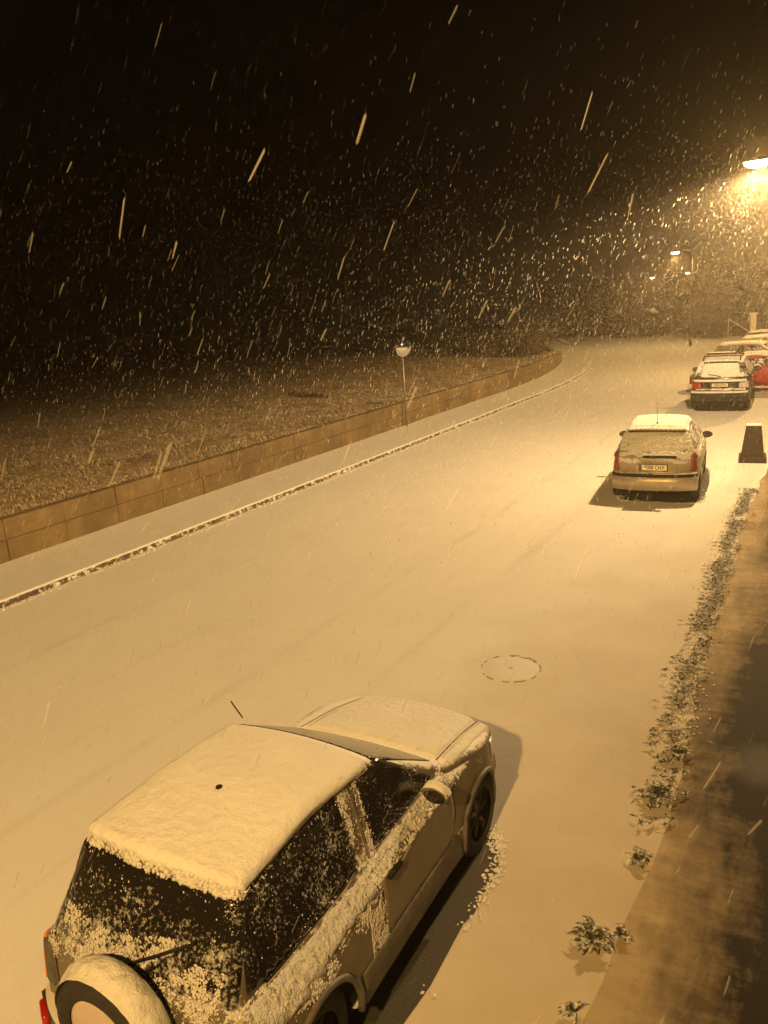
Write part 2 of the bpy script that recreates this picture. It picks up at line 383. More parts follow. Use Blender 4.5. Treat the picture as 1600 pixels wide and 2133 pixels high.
# ------------------------------------------------------------------ cars
class Body:
    """a car shell: closed side silhouette (y = 0 at the tail, nose at L), half-width field X(y, z), rounded edges"""
    def __init__(s, prof, Xf, r=.09, crown=.035, L=3.8, zs=.55, bowR=.08, bowF=.16, step=.035):
        s.X = Xf; s.r = r; s.crown = crown; s.L = L; s.zs = zs; s.bR = bowR; s.bF = bowF
        P = round_poly(prof, step); s.P = P; n = len(P); s.n = n
        s.arc = [0]
        for i in range(n): s.arc.append(s.arc[-1]+(P[(i+1) % n]-P[i]).length)
        area = sum(P[i].x*P[(i+1) % n].y-P[(i+1) % n].x*P[i].y for i in range(n))
        s.sg = 1 if area > 0 else -1
        s.Nn = []
        for i in range(n):
            t = (P[(i+2) % n]-P[i-2]).normalized(); s.Nn.append(Vector((-t.y, t.x))*s.sg)
    def D(s, x, y, z):
        w = .85; k = min(1, (x/w)**2)
        f = max(0, 1-y/.9); g = max(0, 1-(s.L-y)/1.1)
        return Vector((x, y+s.bR*k*f*f*(3-2*f)-s.bF*k*g*g*(3-2*g), z))
    def pn(s, a):
        T = s.arc[-1]; a = a % T
        lo, hi = 0, s.n
        while hi-lo > 1:
            m = (lo+hi)//2
            if s.arc[m] <= a: lo = m
            else: hi = m
        t = (a-s.arc[lo])/(s.arc[lo+1]-s.arc[lo]); j = (lo+1) % s.n
        return s.P[lo].lerp(s.P[j], t), s.Nn[lo].lerp(s.Nn[j], t).normalized()
    def A(s, y, z):
        i = min(range(s.n), key=lambda i: (s.P[i].x-y)**2+(s.P[i].y-z)**2); return s.arc[i]
    def top(s, q, a):
        p, n = s.pn(a); u = p+n*(s.crown+s.r); W = s.X(u.x, u.y); fl = W-s.r
        if abs(q) <= fl: x = q; d = s.crown*(q/fl)**2
        else:
            ph = min(pi/2, (abs(q)-fl)/s.r); x = math.copysign(fl+s.r*sin(ph), q); d = s.crown+s.r*(1-cos(ph))
        m = p+n*d; return s.D(x, m.x, m.y)
    def side(s, sgn): return lambda y, z: s.D(sgn*s.X(y, z), y, z)
    def Wq(s, a):
        p, n = s.pn(a); u = p+n*(s.crown+s.r); return s.X(u.x, u.y)-s.r
    def shell(s, name, mat, parent, wheels=(), wr=.38):
        vs = []; fs = []; keep = []
        K = 9; C = 5; rows = []
        def cut(y, z): return any((y-wy)**2+(z-wz)**2 < wr*wr for wy, wz in wheels)
        NQ = 2*K+1+2*C; SR = 16
        # strip over the silhouette
        for i in range(s.n):
            a = s.arc[i]; W = s.Wq(a); row = []
            for k in range(-C, 0): row.append(('t', -(W+s.r*pi/2*(-k)/C)))
            qs = [-(W+s.r*pi/2*(C-k)/C) for k in range(C)]+[W*(k/K) for k in range(-K, K+1)]+[W+s.r*pi/2*(k+1)/C for k in range(C)]
            for q in qs: vs.append(s.top(q, a))
        for i in range(s.n):
            j = (i+1) % s.n
            for k in range(NQ-1):
                idx = (i*NQ+k, j*NQ+k, j*NQ+k+1, i*NQ+k+1)
                if wheels and abs(sum(vs[t].x for t in idx))/4 > .3 and all(cut(vs[t].y, vs[t].z) for t in idx): continue
                fs.append(idx if s.sg > 0 else idx[::-1])
        for sg in (1, -1):
            b = len(vs); info = []
            for i in range(s.n):
                u = s.P[i]+s.Nn[i]*(s.crown+s.r); c = Vector((min(max(u.x, .5), s.L-.6), s.zs))
                for k in range(SR+1):
                    p = u.lerp(c, k/SR); info.append([p, False])
            ins = [cut(q[0].x, q[0].y) for q in info]
            faces = []
            for i in range(s.n):
                j = (i+1) % s.n
                for k in range(SR):
                    f = (i*(SR+1)+k, j*(SR+1)+k, j*(SR+1)+k+1, i*(SR+1)+k+1)
                    if all(ins[t] for t in f): continue
                    for t in f:
                        if ins[t]: info[t][1] = True
                    faces.append(f)
            for t, (p, sn) in enumerate(info):
                if sn:
                    w = min(wheels, key=lambda w: (p.x-w[0])**2+(p.y-w[1])**2); d = p-Vector(w)
                    if d.length > 1e-3: p = Vector(w)+d.normalized()*wr
                vs.append(s.D(sg*s.X(p.x, p.y), p.x, p.y))
            for f in faces:
                f = tuple(b+t for t in f); flip = (sg > 0) == (s.sg > 0)
                fs.append(f if flip else f[::-1])
        o = mesh_obj(name, vs, fs, mat, parent, True)
        return o
def ribbon(pts, fn, w=.008, off=.003):
    """thin strip along 2D points on a surface"""
    P = round_poly([(p[0], p[1], p[2] if len(p) > 2 else 0) for p in pts], .04, closed=False); V = []; F = []
    for i, p in enumerate(P):
        t = (P[min(i+1, len(P)-1)]-P[max(i-1, 0)]); t.normalize(); nrm = Vector((-t.y, t.x))
        e = 4e-3; du = fn(p.x+e, p.y)-fn(p.x-e, p.y); dv = fn(p.x, p.y+e)-fn(p.x, p.y-e); nn = du.cross(dv).normalized()
        c = fn(p.x, p.y)
        if (c-Vector((0, c.y*.7+.6, .6))).dot(nn) < 0: nn = -nn
        for s in (-1, 1):
            q = p+nrm*s*w*.5; V.append(fn(q.x, q.y)+nn*off)
        for s in (-1, 1):
            q = p+nrm*s*w*.5; V.append(fn(q.x, q.y)-nn*.004)
    for i in range(len(P)-1):
        a = i*4; b = a+4
        F += [(a, a+1, b+1, b), (a, b, b+2, a+2), (a+1, a+3, b+3, b+1)]
    return V, F
def put(name, vf, mat, parent, smooth=True): return mesh_obj(name, vf[0], vf[1], mat, parent, smooth)
def multi(name, lst, mat, parent):
    return [mesh_obj(name, v, f, mat, parent, True) for v, f in lst]

def wheel(parent, x, y, r, w, sgn, snowy=False, name='wheel', rim='alloy'):
    g = MB(); hw = w/2
    prof = [(r*.62, -hw), (r*.9, -hw), (r*.97, -hw*.8), (r, -hw*.5), (r, hw*.5), (r*.97, hw*.8), (r*.9, hw), (r*.62, hw)]
    g.lathe(prof, (0, 0, 0), 'X', 40)
    wh = g.build(name, 'rubber', parent, True); wh.location = (x, y, r)
    m = MB(); m.lathe([(r*.63, -hw*.9), (r*.63, hw*.55*1), (r*.58, hw*.85)], (0, 0, 0), 'X', 32)
    m.lathe([(.001, hw*.62), (r*.16, hw*.62), (r*.18, hw*.3), (r*.6, hw*.2)], (0, 0, 0), 'X', 32)
    for k in range(7):
        q = 2*pi*k/7
        a = Vector((hw*.55, cos(q)*r*.12, sin(q)*r*.12)); b = Vector((hw*.55, cos(q)*r*.58, sin(q)*r*.58))
        m.tube([a, b], [r*.075, r*.06], 6)
    if sgn < 0: m.v = [(-a, b, c) for a, b, c in m.v]; m.f = [f[::-1] for f in m.f]
    m.build('rim', rim, wh, True); return wh
def wells(parent, wheels, wr, xw):
    for wy, wz in wheels:
        for sg in (1, -1):
            m = MB(); n = 20; V = []; F = []
            for k in range(n+1):
                q = -.35+(pi+.7)*k/n
                for xx in (xw-.02, xw-.30): V.append((sg*xx, wy+wr*1.01*cos(q), wz+wr*1.01*sin(q)))
            for k in range(n): F.append((2*k, 2*k+1, 2*k+3, 2*k+2))
            c = len(V); V.append((sg*(xw-.30), wy, wz))
            for k in range(n): F.append((2*k+1, c, 2*k+3))
            m.add(V, F); m.build('wheel_well', 'under', parent, True)
def mirror_part(parent, p, sgn, mat, snow=False, s=1.):
    m = MB(); bm = bmesh.new(); bmesh.ops.create_uvsphere(bm, u_segments=20, v_segments=12, radius=1)
    for v in bm.verts:
        x, y, z = v.co
        y = y*.075 if y > 0 else y*.03
        v.co = Vector((sgn*.10*s+x*.11*s, y*s, z*.075*s*(1-.15*x*sgn)))
    bm.verts.index_update()
    m.add([v.co for v in bm.verts], [[v.index for v in f.verts] for f in bm.faces]); bm.free()
    m.tube([(-sgn*.06, .02, -.035), (sgn*.04, .015, -.03)], .022, 8)
    o = m.build('wing_mirror', mat, parent, True); o.location = p
    g = MB(); g.lathe([(.001, 0), (.06*s, 0)], (0, 0, 0), 'Y', 20)
    for i, v in enumerate(g.v): g.v[i] = (sgn*.105*s+v[0]*1.45, -.032*s, v[2]*.95)
    g.build('mirror_glass', 'dark_mirror', o)
    if snow:
        q = MB(); V = []; F = []; n = 14
        for i in range(n+1):
            t = -1+2*i/n; xx = sgn*.10*s+t*.108*s; zz = .075*s*sqrt(max(0, 1-t*t))*.98
            for (dy, dz) in ((-.03, 0), (-.015, .026), (.03, .03), (.07, -.012)): V.append((xx, dy*s, zz+dz*s*(1-t**4)))
        for i in range(n):
            for k in range(3): a = i*4+k; F.append((a, a+4, a+5, a+1))
        q.add(V, F); q.build('snow_cover', 'snow_lump', o, True)
    return o
def plate(parent, loc, text, w=.52, h=.11, rx=0, tilt=0, mat='plate'):
    m = MB(); m.box((0, 0, 0), (w+.03, .018, h+.03), bev=.006); o = m.build('number_plate', 'black', parent); o.location = loc; o.rotation_euler = (tilt, 0, rx)
    MB().box((0, -.0105, 0), (w, .004, h), bev=.001).build('plate_face', mat, o)
    MB().box((-w/2+.02, -.0135, 0), (.034, .002, h*.95)).build('plate_band', 'blue', o)
    if text:
        cu = bpy.data.curves.new('txt', 'FONT'); cu.body = text; cu.size = h*1.02; cu.align_x = 'CENTER'; cu.align_y = 'CENTER'; cu.extrude = .0008; cu.offset = .0012
        t = bpy.data.objects.new('tmp', cu); COL.objects.link(t); bpy.context.view_layer.update()
        me = bpy.data.meshes.new_from_object(t.evaluated_get(bpy.context.evaluated_depsgraph_get()))
        bpy.data.objects.remove(t); me.materials.clear(); me.materials.append(M['ink'])
        k = bpy.data.objects.new('plate_lettering', me); COL.objects.link(k); k.parent = o
        k.location = (.022, -.0142, 0); k.rotation_euler = (pi/2, 0, 0); k.scale = (.76, 1, 1)
    return o
ICO = None
def ico():
    global ICO
    if ICO is None:
        bm = bmesh.new(); bmesh.ops.create_icosphere(bm, subdivisions=1, radius=1); bm.verts.index_update()
        ICO = (np.array([v.co[:] for v in bm.verts]), np.array([[v.index for v in f.verts] for f in bm.faces])); bm.free()
    return ICO
def fast_mesh(name, V, F, mat, parent=None, smooth=True):
    """V (n,3), F (m,3) triangles through numpy"""
    me = bpy.data.meshes.new(name); me.vertices.add(len(V)); me.vertices.foreach_set('co', V.astype(np.float32).ravel())
    k = F.shape[1]; me.loops.add(F.size); me.loops.foreach_set('vertex_index', F.astype(np.int32).ravel())
    me.polygons.add(len(F)); me.polygons.foreach_set('loop_start', np.arange(0, F.size, k, dtype=np.int32))
    me.polygons.foreach_set('loop_total', np.full(len(F), k, np.int32))
    if smooth: me.polygons.foreach_set('use_smooth', np.ones(len(F), bool))
    me.materials.append(M[mat] if isinstance(mat, str) else mat); me.update(calc_edges=True); me.validate()
    o = bpy.data.objects.new(name, me); COL.objects.link(o)
    if parent: o.parent = parent
    return o
def lumps(name, spots, mat, parent=None, thick=1.35):
    """spots: list of (point, normal, radius); lumpy flattened blobs of snow"""
    iv, fi = ico(); n = len(spots); V = np.zeros((n, len(iv), 3)); 
    for i, (p, nn, r) in enumerate(spots):
        nn = Vector(nn).normalized(); a = nn.orthogonal().normalized(); q = random.random()*6.28
        a = (Matrix.Rotation(q, 3, nn) @ a); b = nn.cross(a)
        B = np.array([a*r*random.uniform(.8, 1.35), b*r*random.uniform(.6, 1.1), nn*r*random.uniform(.2, .45)*thick])
        V[i] = (iv*RNG.uniform(.72, 1.25, (len(iv), 1))) @ B+np.array(p)
    F = (fi[None]+(np.arange(n)*len(iv))[:, None, None]).reshape(-1, 3)
    return fast_mesh(name, V.reshape(-1, 3), F, mat, parent)

def sm(a, b, x):
    t = max(0, min(1, (x-a)/(b-a))); return t*t*(3-2*t)
def surf_normal(fn, u, v):
    e = 4e-3; nn = (fn(u+e, v)-fn(u-e, v)).cross(fn(u, v+e)-fn(u, v-e)); c = fn(u, v)
    nn = nn.normalized() if nn.length > 1e-9 else Vector((0, 0, 1))
    if (c-Vector((0, c.y*.7+.6, .6))).dot(nn) < 0: nn = -nn
    return c, nn

# ------------------------------------------------------------------ the near off-roader
def make_suv():
    L = 3.80; zb = 1.03
    g = thing('off_road_car', 'silver three-door off-road car nearest the camera, snow-covered, white-faced spare wheel on its tailgate', 'car', (SUVX, SUVY, 0), SUVH, s=SUVS)
    prof = [(-.15, .36, .05), (-.10, 1.04, .07), (.23, 1.665, .10), (.95, 1.715, .8), (1.67, 1.645, .17), (2.535, 1.12, .10),
            (3.10, 1.04, .5), (3.62, .93, .14), (3.70, .62, .06), (3.80, .56, .06), (3.78, .34, .08), (3.3, .27, .1), (.5, .27, .1)]
    def X(y, z):
        w = .872
        w -= .02*sm(.4, -.1, y)+.15*sm(3.1, 3.85, y)+.02*sm(.5, 2.5, y)
        fl = max(math.exp(-((y-.50)/.42)**2), math.exp(-((y-3.02)/.42)**2))
        w += .022*fl*(1-sm(.85, 1.0, z))
        w += .012*(1-sm(.45, .50, z))
        w -= .012*sm(.5, .3, z)
        if z > zb: w -= (z-zb)*.29
        else: w -= .018*sm(.7, zb, z)
        w -= .10*sm(.955, 1.07, z)
        w -= .30*sm(1.50, 1.85, z)*.3
        return w
    B = Body(prof, X, r=.07, crown=.03, L=L, zs=.6, bowR=.05, bowF=.14, step=.03)
    body_m = paint('beige_silver_paint', (.19, .165, .125), 1.25, .45, .2, .44, .66, 34)
    W = [(.50, .37), (2.98, .36)]; wr = .405
    B.shell('body', body_m, g, W, wr); wells(g, W, wr, .83)
    clad = plain('grey_cladding', (.10, .092, .08), .6, nscale=10, namt=.25)
    for sg in (1, -1):
        S = B.side(sg)
        put('sill_cladding', patch([(.97, .29, .02), (2.54, .29, .02), (2.47, .52, .02), (.96, .52, .02)], S, .014), clad, g)
        gd = glass('side_glass_front', -.02, nsc=60, lo=.60, hi=.72); gr = glass('side_glass_rear', .0, nsc=52, lo=.60, hi=.74, zdir=.05)
        fw = put('door_window', patch([(1.42, 1.10, .03), (2.34, 1.10, .03), (2.20, 1.22, .06), (1.76, 1.555, .06), (1.46, 1.58, .04)], S, .004), gd, g)
        rw = put('rear_side_window', patch([(.05, 1.10, .03), (1.22, 1.10, .03), (1.25, 1.585, .04), (.22, 1.575, .04)], S, .004), gr, g)
        multi('window_trim', [ribbon([(1.42, 1.085), (2.36, 1.085)], S, .022, .008), ribbon([(.19, 1.085), (1.23, 1.085)], S, .022, .008),
                              ribbon([(1.33, 1.09), (1.37, 1.60)], S, .012, .014)], 'chrome' if sg > 0 else 'black', g)
        d = put('door', patch([(1.32, .53, .03), (2.36, .53, .05), (2.44, .75, .1), (2.42, 1.06, .03), (1.33, 1.06, .02)], S, .006, thick=.006), body_m, g)
        multi('door_seam', [ribbon([(1.31, 1.06), (1.305, .53), (1.36, .51), (2.33, .51, .1), (2.46, .72, .1), (2.44, 1.06)], S, .014, .002)], 'black', g)
        hm = MB(); 
        c, nn = surf_normal(S, 1.47, .93); hm.box(c+nn*.02, (.03, .17, .032), bev=.008); hm.build('handle', 'black', d)
        # arch lips
        for wy, wz in W:
            a = MB(); pts = []
            for k in range(25):
                q = -.15+(pi+.3)*k/24; yy = wy+(wr+.012)*cos(q); zz = max(.3, wz+(wr+.012)*sin(q)); pts.append(S(yy, zz)+Vector((sg*.006, 0, 0)))
            a.tube(pts, .024, 8); a.build('arch_moulding', clad, g, True)
        put('tail_lamp', patch([(-.02, .68, .02), (.06, .70, .02), (.06, .96, .03), (-.01, .96, .03)], S, .010), 'orange_lens' if sg < 0 else 'clear_lens', g)
        put('headlamp', patch([(3.36, .68, .03), (3.56, .66, .03), (3.52, .86, .03), (3.36, .88, .03)], S, .012), 'clear_lens', g)
        mirror_part(g, S(2.14, 1.10)+Vector((sg*.02, 0, -.01)), sg, body_m if sg > 0 else 'black', True, .98 if sg > 0 else .8)
        for wy, wz in W: wheel(g, sg*(.83-.10), wy, .36, .21, sg, rim='dark_rim')
    T = B.top
    aR0 = B.A(-.05, 1.10); aR1 = B.A(.17, 1.62); arf = B.A(1.66, 1.66); aw = B.A(2.40, 1.12); ah = B.A(3.6, .93); arb = B.A(.20, 1.66)
    lo, hi = min(aR0, aR1), max(aR0, aR1)
    def wrap(fn): return fn
    # rear screen, carried round the corners
    rg = glass('rear_glass', .0, nsc=38, lo=.56, hi=.72, zdir=.30)
    q0 = .60; q1 = .66
    A0 = B.A(-.08, 1.12); A1 = B.A(.20, 1.60)
    put('rear_window', patch([(-.73, A0, .05), (.73, A0, .05), (.66, A1, .05), (-.66, A1, .05)], T, .004), rg, g)
    # windscreen
    C0 = B.A(2.50, 1.16); C1 = B.A(1.70, 1.62)
    put('windscreen', patch([(-.66, C0, .05), (.66, C0, .05), (.60, C1, .06), (-.60, C1, .06)], T, .004), glass('screen_glass', -.15, nsc=30, lo=.48, hi=.7), g)
    # tailgate shut lines
    tb = B.A(-.09, .58)
    multi('tailgate_seam', [ribbon([(-.66, tb), (-.68, A0), (-.64, A0+(A1-A0)*.5)], T, .012, .003), ribbon([(.66, tb), (.68, A0), (.64, A0+(A1-A0)*.5)], T, .012, .003), ribbon([(-.66, tb), (.66, tb)], T, .012, .003)], 'black', g)
    multi('bonnet_seam', [ribbon([(-.60, B.A(3.58, .93)), (-.66, B.A(2.55, 1.09))], T, .012, .002), ribbon([(.60, B.A(3.58, .93)), (.66, B.A(2.55, 1.09))], T, .012, .002)], 'black', g)
    # rear bumper with end lamps
    bp = MB(); n = 34; V = []; F = []
    for i in range(n+1):
        t = -1+2*i/n; x = t*.885; yy = -.23+.20*abs(t)**3.5+(.22 if abs(t) > .985 else 0)
        for dy, z in ((.10, .33), (0, .35), (-.02, .44), (-.01, .56), (.10, .585)): V.append((x, yy+dy, z))
    for i in range(n):
        for k in range(4): a = i*5+k; F.append((a, a+5, a+6, a+1))
    bp.add(V, F)
    for sg in (1, -1):
        V = []; F = []
        for i in range(8):
            t = i/7; 
            for z in (.33, .44, .57): V.append((sg*(.887-.012*t), -.07+t*.20, z-(.0 if z > .4 else -.05*t)))
        for i in range(7):
            for k in range(2): a = i*3+k; F.append((a, a+3, a+4, a+1))
        bp.add(V, F)
    bo = bp.build('rear_bumper', clad, g, True)
    sb = MB(); V = []; F = []
    for i in range(n+1):
        t = -1+2*i/n; x = t*.875; yy = -.23+.20*abs(t)**3.5; hh = .02*mnoise.noise(Vector((x*9, 3, 0)))
        for dy, dz in ((-.015, -.004), (.0, .016+hh), (.05, .022+hh), (.11, .016+hh)): V.append((x, yy+dy, .585+dz))
    for i in range(n):
        for k in range(3): a = i*4+k; F.append((a, a+4, a+5, a+1))
    sb.add(V, F); sb.build('snow_cover', 'snow_lump', bo, True)
    for sg in (1, -1):
        m = MB(); m.box((sg*.80, -.125, .50), (.17, .05, .085), rz=sg*.55, bev=.018); m.build('bumper_lamp', 'red_lens', g, True)
        aa, ab_ = B.A(-.09, .70), B.A(-.08, .99)
        put('lamp_housing', patch([(sg*.70, aa, .02), (sg*.795, aa, .02), (sg*.795, ab_, .02), (sg*.70, ab_, .02)], B.top, .012), clad, g)
        put('indicator_lens', patch([(sg*.80, aa, .02), (sg*.885, aa, .02), (sg*.885, ab_, .02), (sg*.80, ab_, .02)], B.top, .014), 'orange_lens' if sg < 0 else 'clear_lens', g)
    # spare wheel on the tailgate
    sx, sz, sr = SPARE
    w = MB(); w.lathe([(.17, .02), (sr*.93, .0), (sr, -.04), (sr*1.01, -.10), (sr*.985, -.155), (sr*.93, -.188), (sr*.80, -.20), (sr*.69, -.196), (sr*.66, -.185)], (0, 0, 0), 'Y', 64)
    sp = w.build('spare_wheel', 'rubber', g, True); sp.location = (sx, -.13, sz)
    d = MB(); d.lathe([(.001, -.178), (sr*.60, -.182), (sr*.655, -.178), (sr*.67, -.165)], (0, 0, 0), 'Y', 64); d.build('wheel_cover', 'disc', sp, True)
    # snow saddle on the tyre
    V = []; F = []; n = 60; K = 12
    for i in range(n+1):
        q = radians(8)+radians(164)*i/n; e = sin(pi*i/n)**.45
        for k in range(K+1):
            u = k/K; yy = .0-.182*u; nz = mnoise.noise(Vector((cos(q)*7, sin(q)*7, u*3)))
            th = (.010+.044*e*sin(pi*min(1, max(0, u*.92+.04)))**.5)*(1+.35*nz)
            rr = sr*(1.0-.05*abs(u-.5)**2*4)+th*e
            V.append((rr*cos(q), yy-(.012 if k == K else 0)*e, rr*sin(q)))
    for i in range(n):
        for k in range(K): a = i*(K+1)+k; F.append((a, a+1, a+K+2, a+K+1))
    mesh_obj('snow_cover', V, F, 'snow_soft', sp, True)
    def ledge_off(u, v, d): return .002+(.014+.020*mnoise.fractal(Vector((u*13, v*16, 9)), 1, 2, 5))*min(1, d/.035)**.6
    sh = [(-.04+1.30*i/26, .90+.035*mnoise.noise(Vector((i*.7, 2, 0)))-.03*sin(i*.24), 0) for i in range(27)]+[(1.26, 1.065, .02), (-.02, 1.065, .02)]
    put('shoulder_snow', patch(sh, B.side(1), step=.022, thick=.003, offfn=ledge_off), 'snow_rough', g)
    sh = [(1.28+1.05*i/26, .955+.05*i/26+.03*mnoise.noise(Vector((i*.9, 7, 0))), 0) for i in range(27)]+[(2.33, 1.07, .01), (1.28, 1.07, .01)]
    put('shoulder_snow', patch(sh, B.side(1), step=.022, thick=.003, offfn=lambda u, v, d: .6*ledge_off(u, v, d)), 'snow_rough', g)
    # rear wiper with snow piled on it
    tw = B.top; c0, n0 = surf_normal(tw, -.02, A0+(-1 if A1 < A0 else 1)*.03)
    c1, n1 = surf_normal(tw, .42, A0+(A1-A0)*.50)
    wp = MB(); wp.tube([c0+n0*.03, c0.lerp(c1, .5)+n1*.04, c1+n1*.022], .009, 6); wp.tube([c0.lerp(c1, .12)+n1*.018, c1+n1*.012], .007, 6)
    wp.build('rear_wiper', 'black', g, True)
    # aerial and roof eyelets
    am = MB(); am.tube([(-.56, 1.72, 1.64), (-.60, 1.66, 1.80)], .006, 6); am.build('aerial', 'black', g)
    ab = MB(); c, n_ = surf_normal(T, .0, B.A(.82, 1.7)); ab.lathe([(.001, .028), (.022, .028), (.030, -.03)], c+n_*.012, 'Z', 12); ab.build('aerial_base', 'black', g)
    # snow: roof slab
    def roof_off(u, v, d):
        nz = mnoise.fractal(Vector((u*5, v*5, 1.3)), 1, 2, 3)
        return .004+.030*min(1, (d/.07))**.5+.0035*nz
    R0 = B.A(.20, 1.63); R1 = B.A(1.64, 1.64)
    e0 = R0+(R1-R0)*.006; 
    def wob(k): return .012*mnoise.noise(Vector((k*9.1, .7, 0)))
    poly = []
    for i in range(31): poly.append((-.655+wob(i)*.8, e0+(R1-e0)*i/30, 0))
    for i in range(1, 16): poly.append((-.655+1.31*i/16, R1+wob(i+50)*.4, 0))
    for i in range(31): poly.append((.655+wob(i+80)*.8, R1+(e0-R1)*i/30, 0))
    for i in range(1, 16): poly.append((.655-1.31*i/16, e0+wob(i+130), 0))
    put('roof_snow', patch(poly, T, step=.035, thick=.004, offfn=roof_off), 'snow_soft', g)
    H0 = B.A(2.60, 1.12); H1 = B.A(3.60, .935)
    def hood_off(u, v, d): return .003+.022*min(1, (d/.05))**.5+.003*mnoise.noise(Vector((u*4, v*4, 5)))
    put('bonnet_snow', patch([(-.62, H0, .03), (.645, H0, .03), (.585, H1, .08), (-.585, H1, .08)], T, step=.045, thick=.004, offfn=hood_off), 'snow_soft', g)
    for sg in (1, -1):
        put('wing_snow', patch([(sg*.675, H0+(H1-H0)*.02, .02), (sg*.80, H0+(H1-H0)*.02, .03), (sg*.74, H1, .04), (sg*.61, H1, .02)], T, step=.04, thick=.004, offfn=lambda u, v, d: .002+.012*min(1, d/.03)**.5), 'snow_soft', g)
    # clumps stuck to glass, pillars, shoulders
    sp = []
    def scatter(fn, u0, u1, v0, v1, num, dens, r0, r1):
        for _ in range(int(num*2.2)):
            u = random.uniform(u0, u1); v = random.uniform(v0, v1)
            nz = .5+.5*mnoise.fractal(Vector((u*7+3, v*7, 4.2)), 1, 2, 4)*1.3
            if random.random() > dens(u, v)*(1.4 if nz > .5 else .18): continue
            c, n = surf_normal(fn, u, v); r = (r0+(r1-r0)*random.random()**3)*random.uniform(.3, .75)
            sp.append((c+n*(.002+r*.15), n, r))
    S = B.side(1)
    scatter(S, .10, 1.25, 1.09, 1.60, 2600, lambda u, v: .05+.75*math.exp(-(v-1.09)/.06)+.22*(v > 1.5)+.35*math.exp(-abs(u-.3)/.12), .004, .012)
    scatter(S, 1.40, 2.3, 1.09, 1.58, 2400, lambda u, v: .03+.9*math.exp(-(v-1.09)/.035)+.5*(v > 1.55)+.55*math.exp(-abs(u-1.44)/.05), .003, .010)
    scatter(S, 1.22, 1.46, 1.05, 1.58, 1500, lambda u, v: .75, .005, .015)
    scatter(S, -.02, 2.6, .95, 1.09, 9000, lambda u, v: .95*sm(2.7, 1.9, u), .008, .024)
    scatter(S, 1.15, 2.6, .80, 1.0, 2600, lambda u, v: .5*sm(.82, 1.0, v)*sm(2.6, 1.6, u), .005, .016)
    scatter(S, .0, 1.3, .76, .95, 3200, lambda u, v: .8*sm(.76+.08*sin(u*9), .93, v), .006, .020)
    scatter(S, 1.12, 1.34, .48, .85, 1300, lambda u, v: .75, .006, .018)
    scatter(S, .30, .60, .36, .60, 500, lambda u, v: .0, .006, .018)
    scatter(S, 1.3, 2.6, .50, .535, 900, lambda u, v: .35, .004, .010)
    scatter(T, -.60, .62, min(A0, A1), max(A0, A1), 7000, lambda u, v: .14+.75*sm(.50, .05, abs(v-A0)/abs(A1-A0)+.25*(u > .1)), .004, .011)
    scatter(T, -.62, .62, min(A0, A1)-.0, max(A0, A1), 7500, lambda u, v: (1 if (abs(v-A0)/abs(A1-A0) < .34+.07*sin(u*5)+.2*max(0, u) and u < .02+.8*abs(v-A0)/abs(A1-A0)) or (u > .16+.9*abs(v-A0)/abs(A1-A0) and abs(v-A0)/abs(A1-A0) < .30) else .0), .010, .018)
    ta, tb2 = B.A(-.09, .62), A0
    scatter(T, -.74, .74, min(ta, tb2), max(ta, tb2), 9000, lambda u, v: .95*sm(.45, .0, abs(v-A0)/abs(tb2-ta)) if True else 0, .008, .020)
    # ragged roof edge
    for sgq in (.64, -.64):
        scatter(T, sgq-.035, sgq+.035, min(R0, R1), max(R0, R1), 1900, lambda u, v: .9, .010, .030)
    scatter(T, -.64, .64, R0-.035, R0+.03, 1800, lambda u, v: .9, .010, .030)
    scatter(T, .62, .78, min(H0, H1)-.02, max(H0, H1), 900, lambda u, v: .5, .004, .011)
    o = lumps('stuck_snow', sp, 'snow_lump', g, .9); o['kind'] = 'stuff'
    return g

# ------------------------------------------------------------------ generic smaller cars
def make_hatch(name, label, col, L, prof, wb, zb, rear, wheels, wr, tyre, scale_w=.80, cover=.02, tumble=.46, crown=.03, snowdir=.3, paint_kw={}, r=.10, bowR=.13, bowF=.22):
    g = thing(name, label, 'car')
    def X(y, z):
        w = scale_w-.07*sm(.5, 0, y)-.16*sm(L-.8, L+.05, y)
        if z > zb: w -= (z-zb)*tumble+.02*sm(zb, zb+.05, z)
        else: w -= .03*sm(.6, zb, z)
        w -= .05*sm(.42, .2, z)
        return w
    B = Body(prof, X, r=r, crown=crown, L=L, zs=.5, bowR=bowR, bowF=bowF, step=.045)
    pm = paint(name+'_paint', col, **paint_kw)
    B.shell('body', pm, g, wheels, wr); wells(g, wheels, wr, scale_w-.01)
    for sg in (1, -1):
        for wy, wz in wheels: wheel(g, sg*(scale_w-.10), wy, tyre, .18, sg)
    return g, B, pm

def snow_slab(g, B, name, a0, a1, hw, th=.03, edge=.06, mat='snow_soft', hw2=None, step=.05):
    hw2 = hw2 or hw
    f = lambda u, v, d: .003+th*min(1, d/edge)**.5+.004*mnoise.noise(Vector((u*4, v*4, 2)))
    return put(name, patch([(-hw, a0, .05), (hw, a0, .05), (hw2, a1, .08), (-hw2, a1, .08)], B.top, step=step, thick=.004, offfn=f), mat, g)

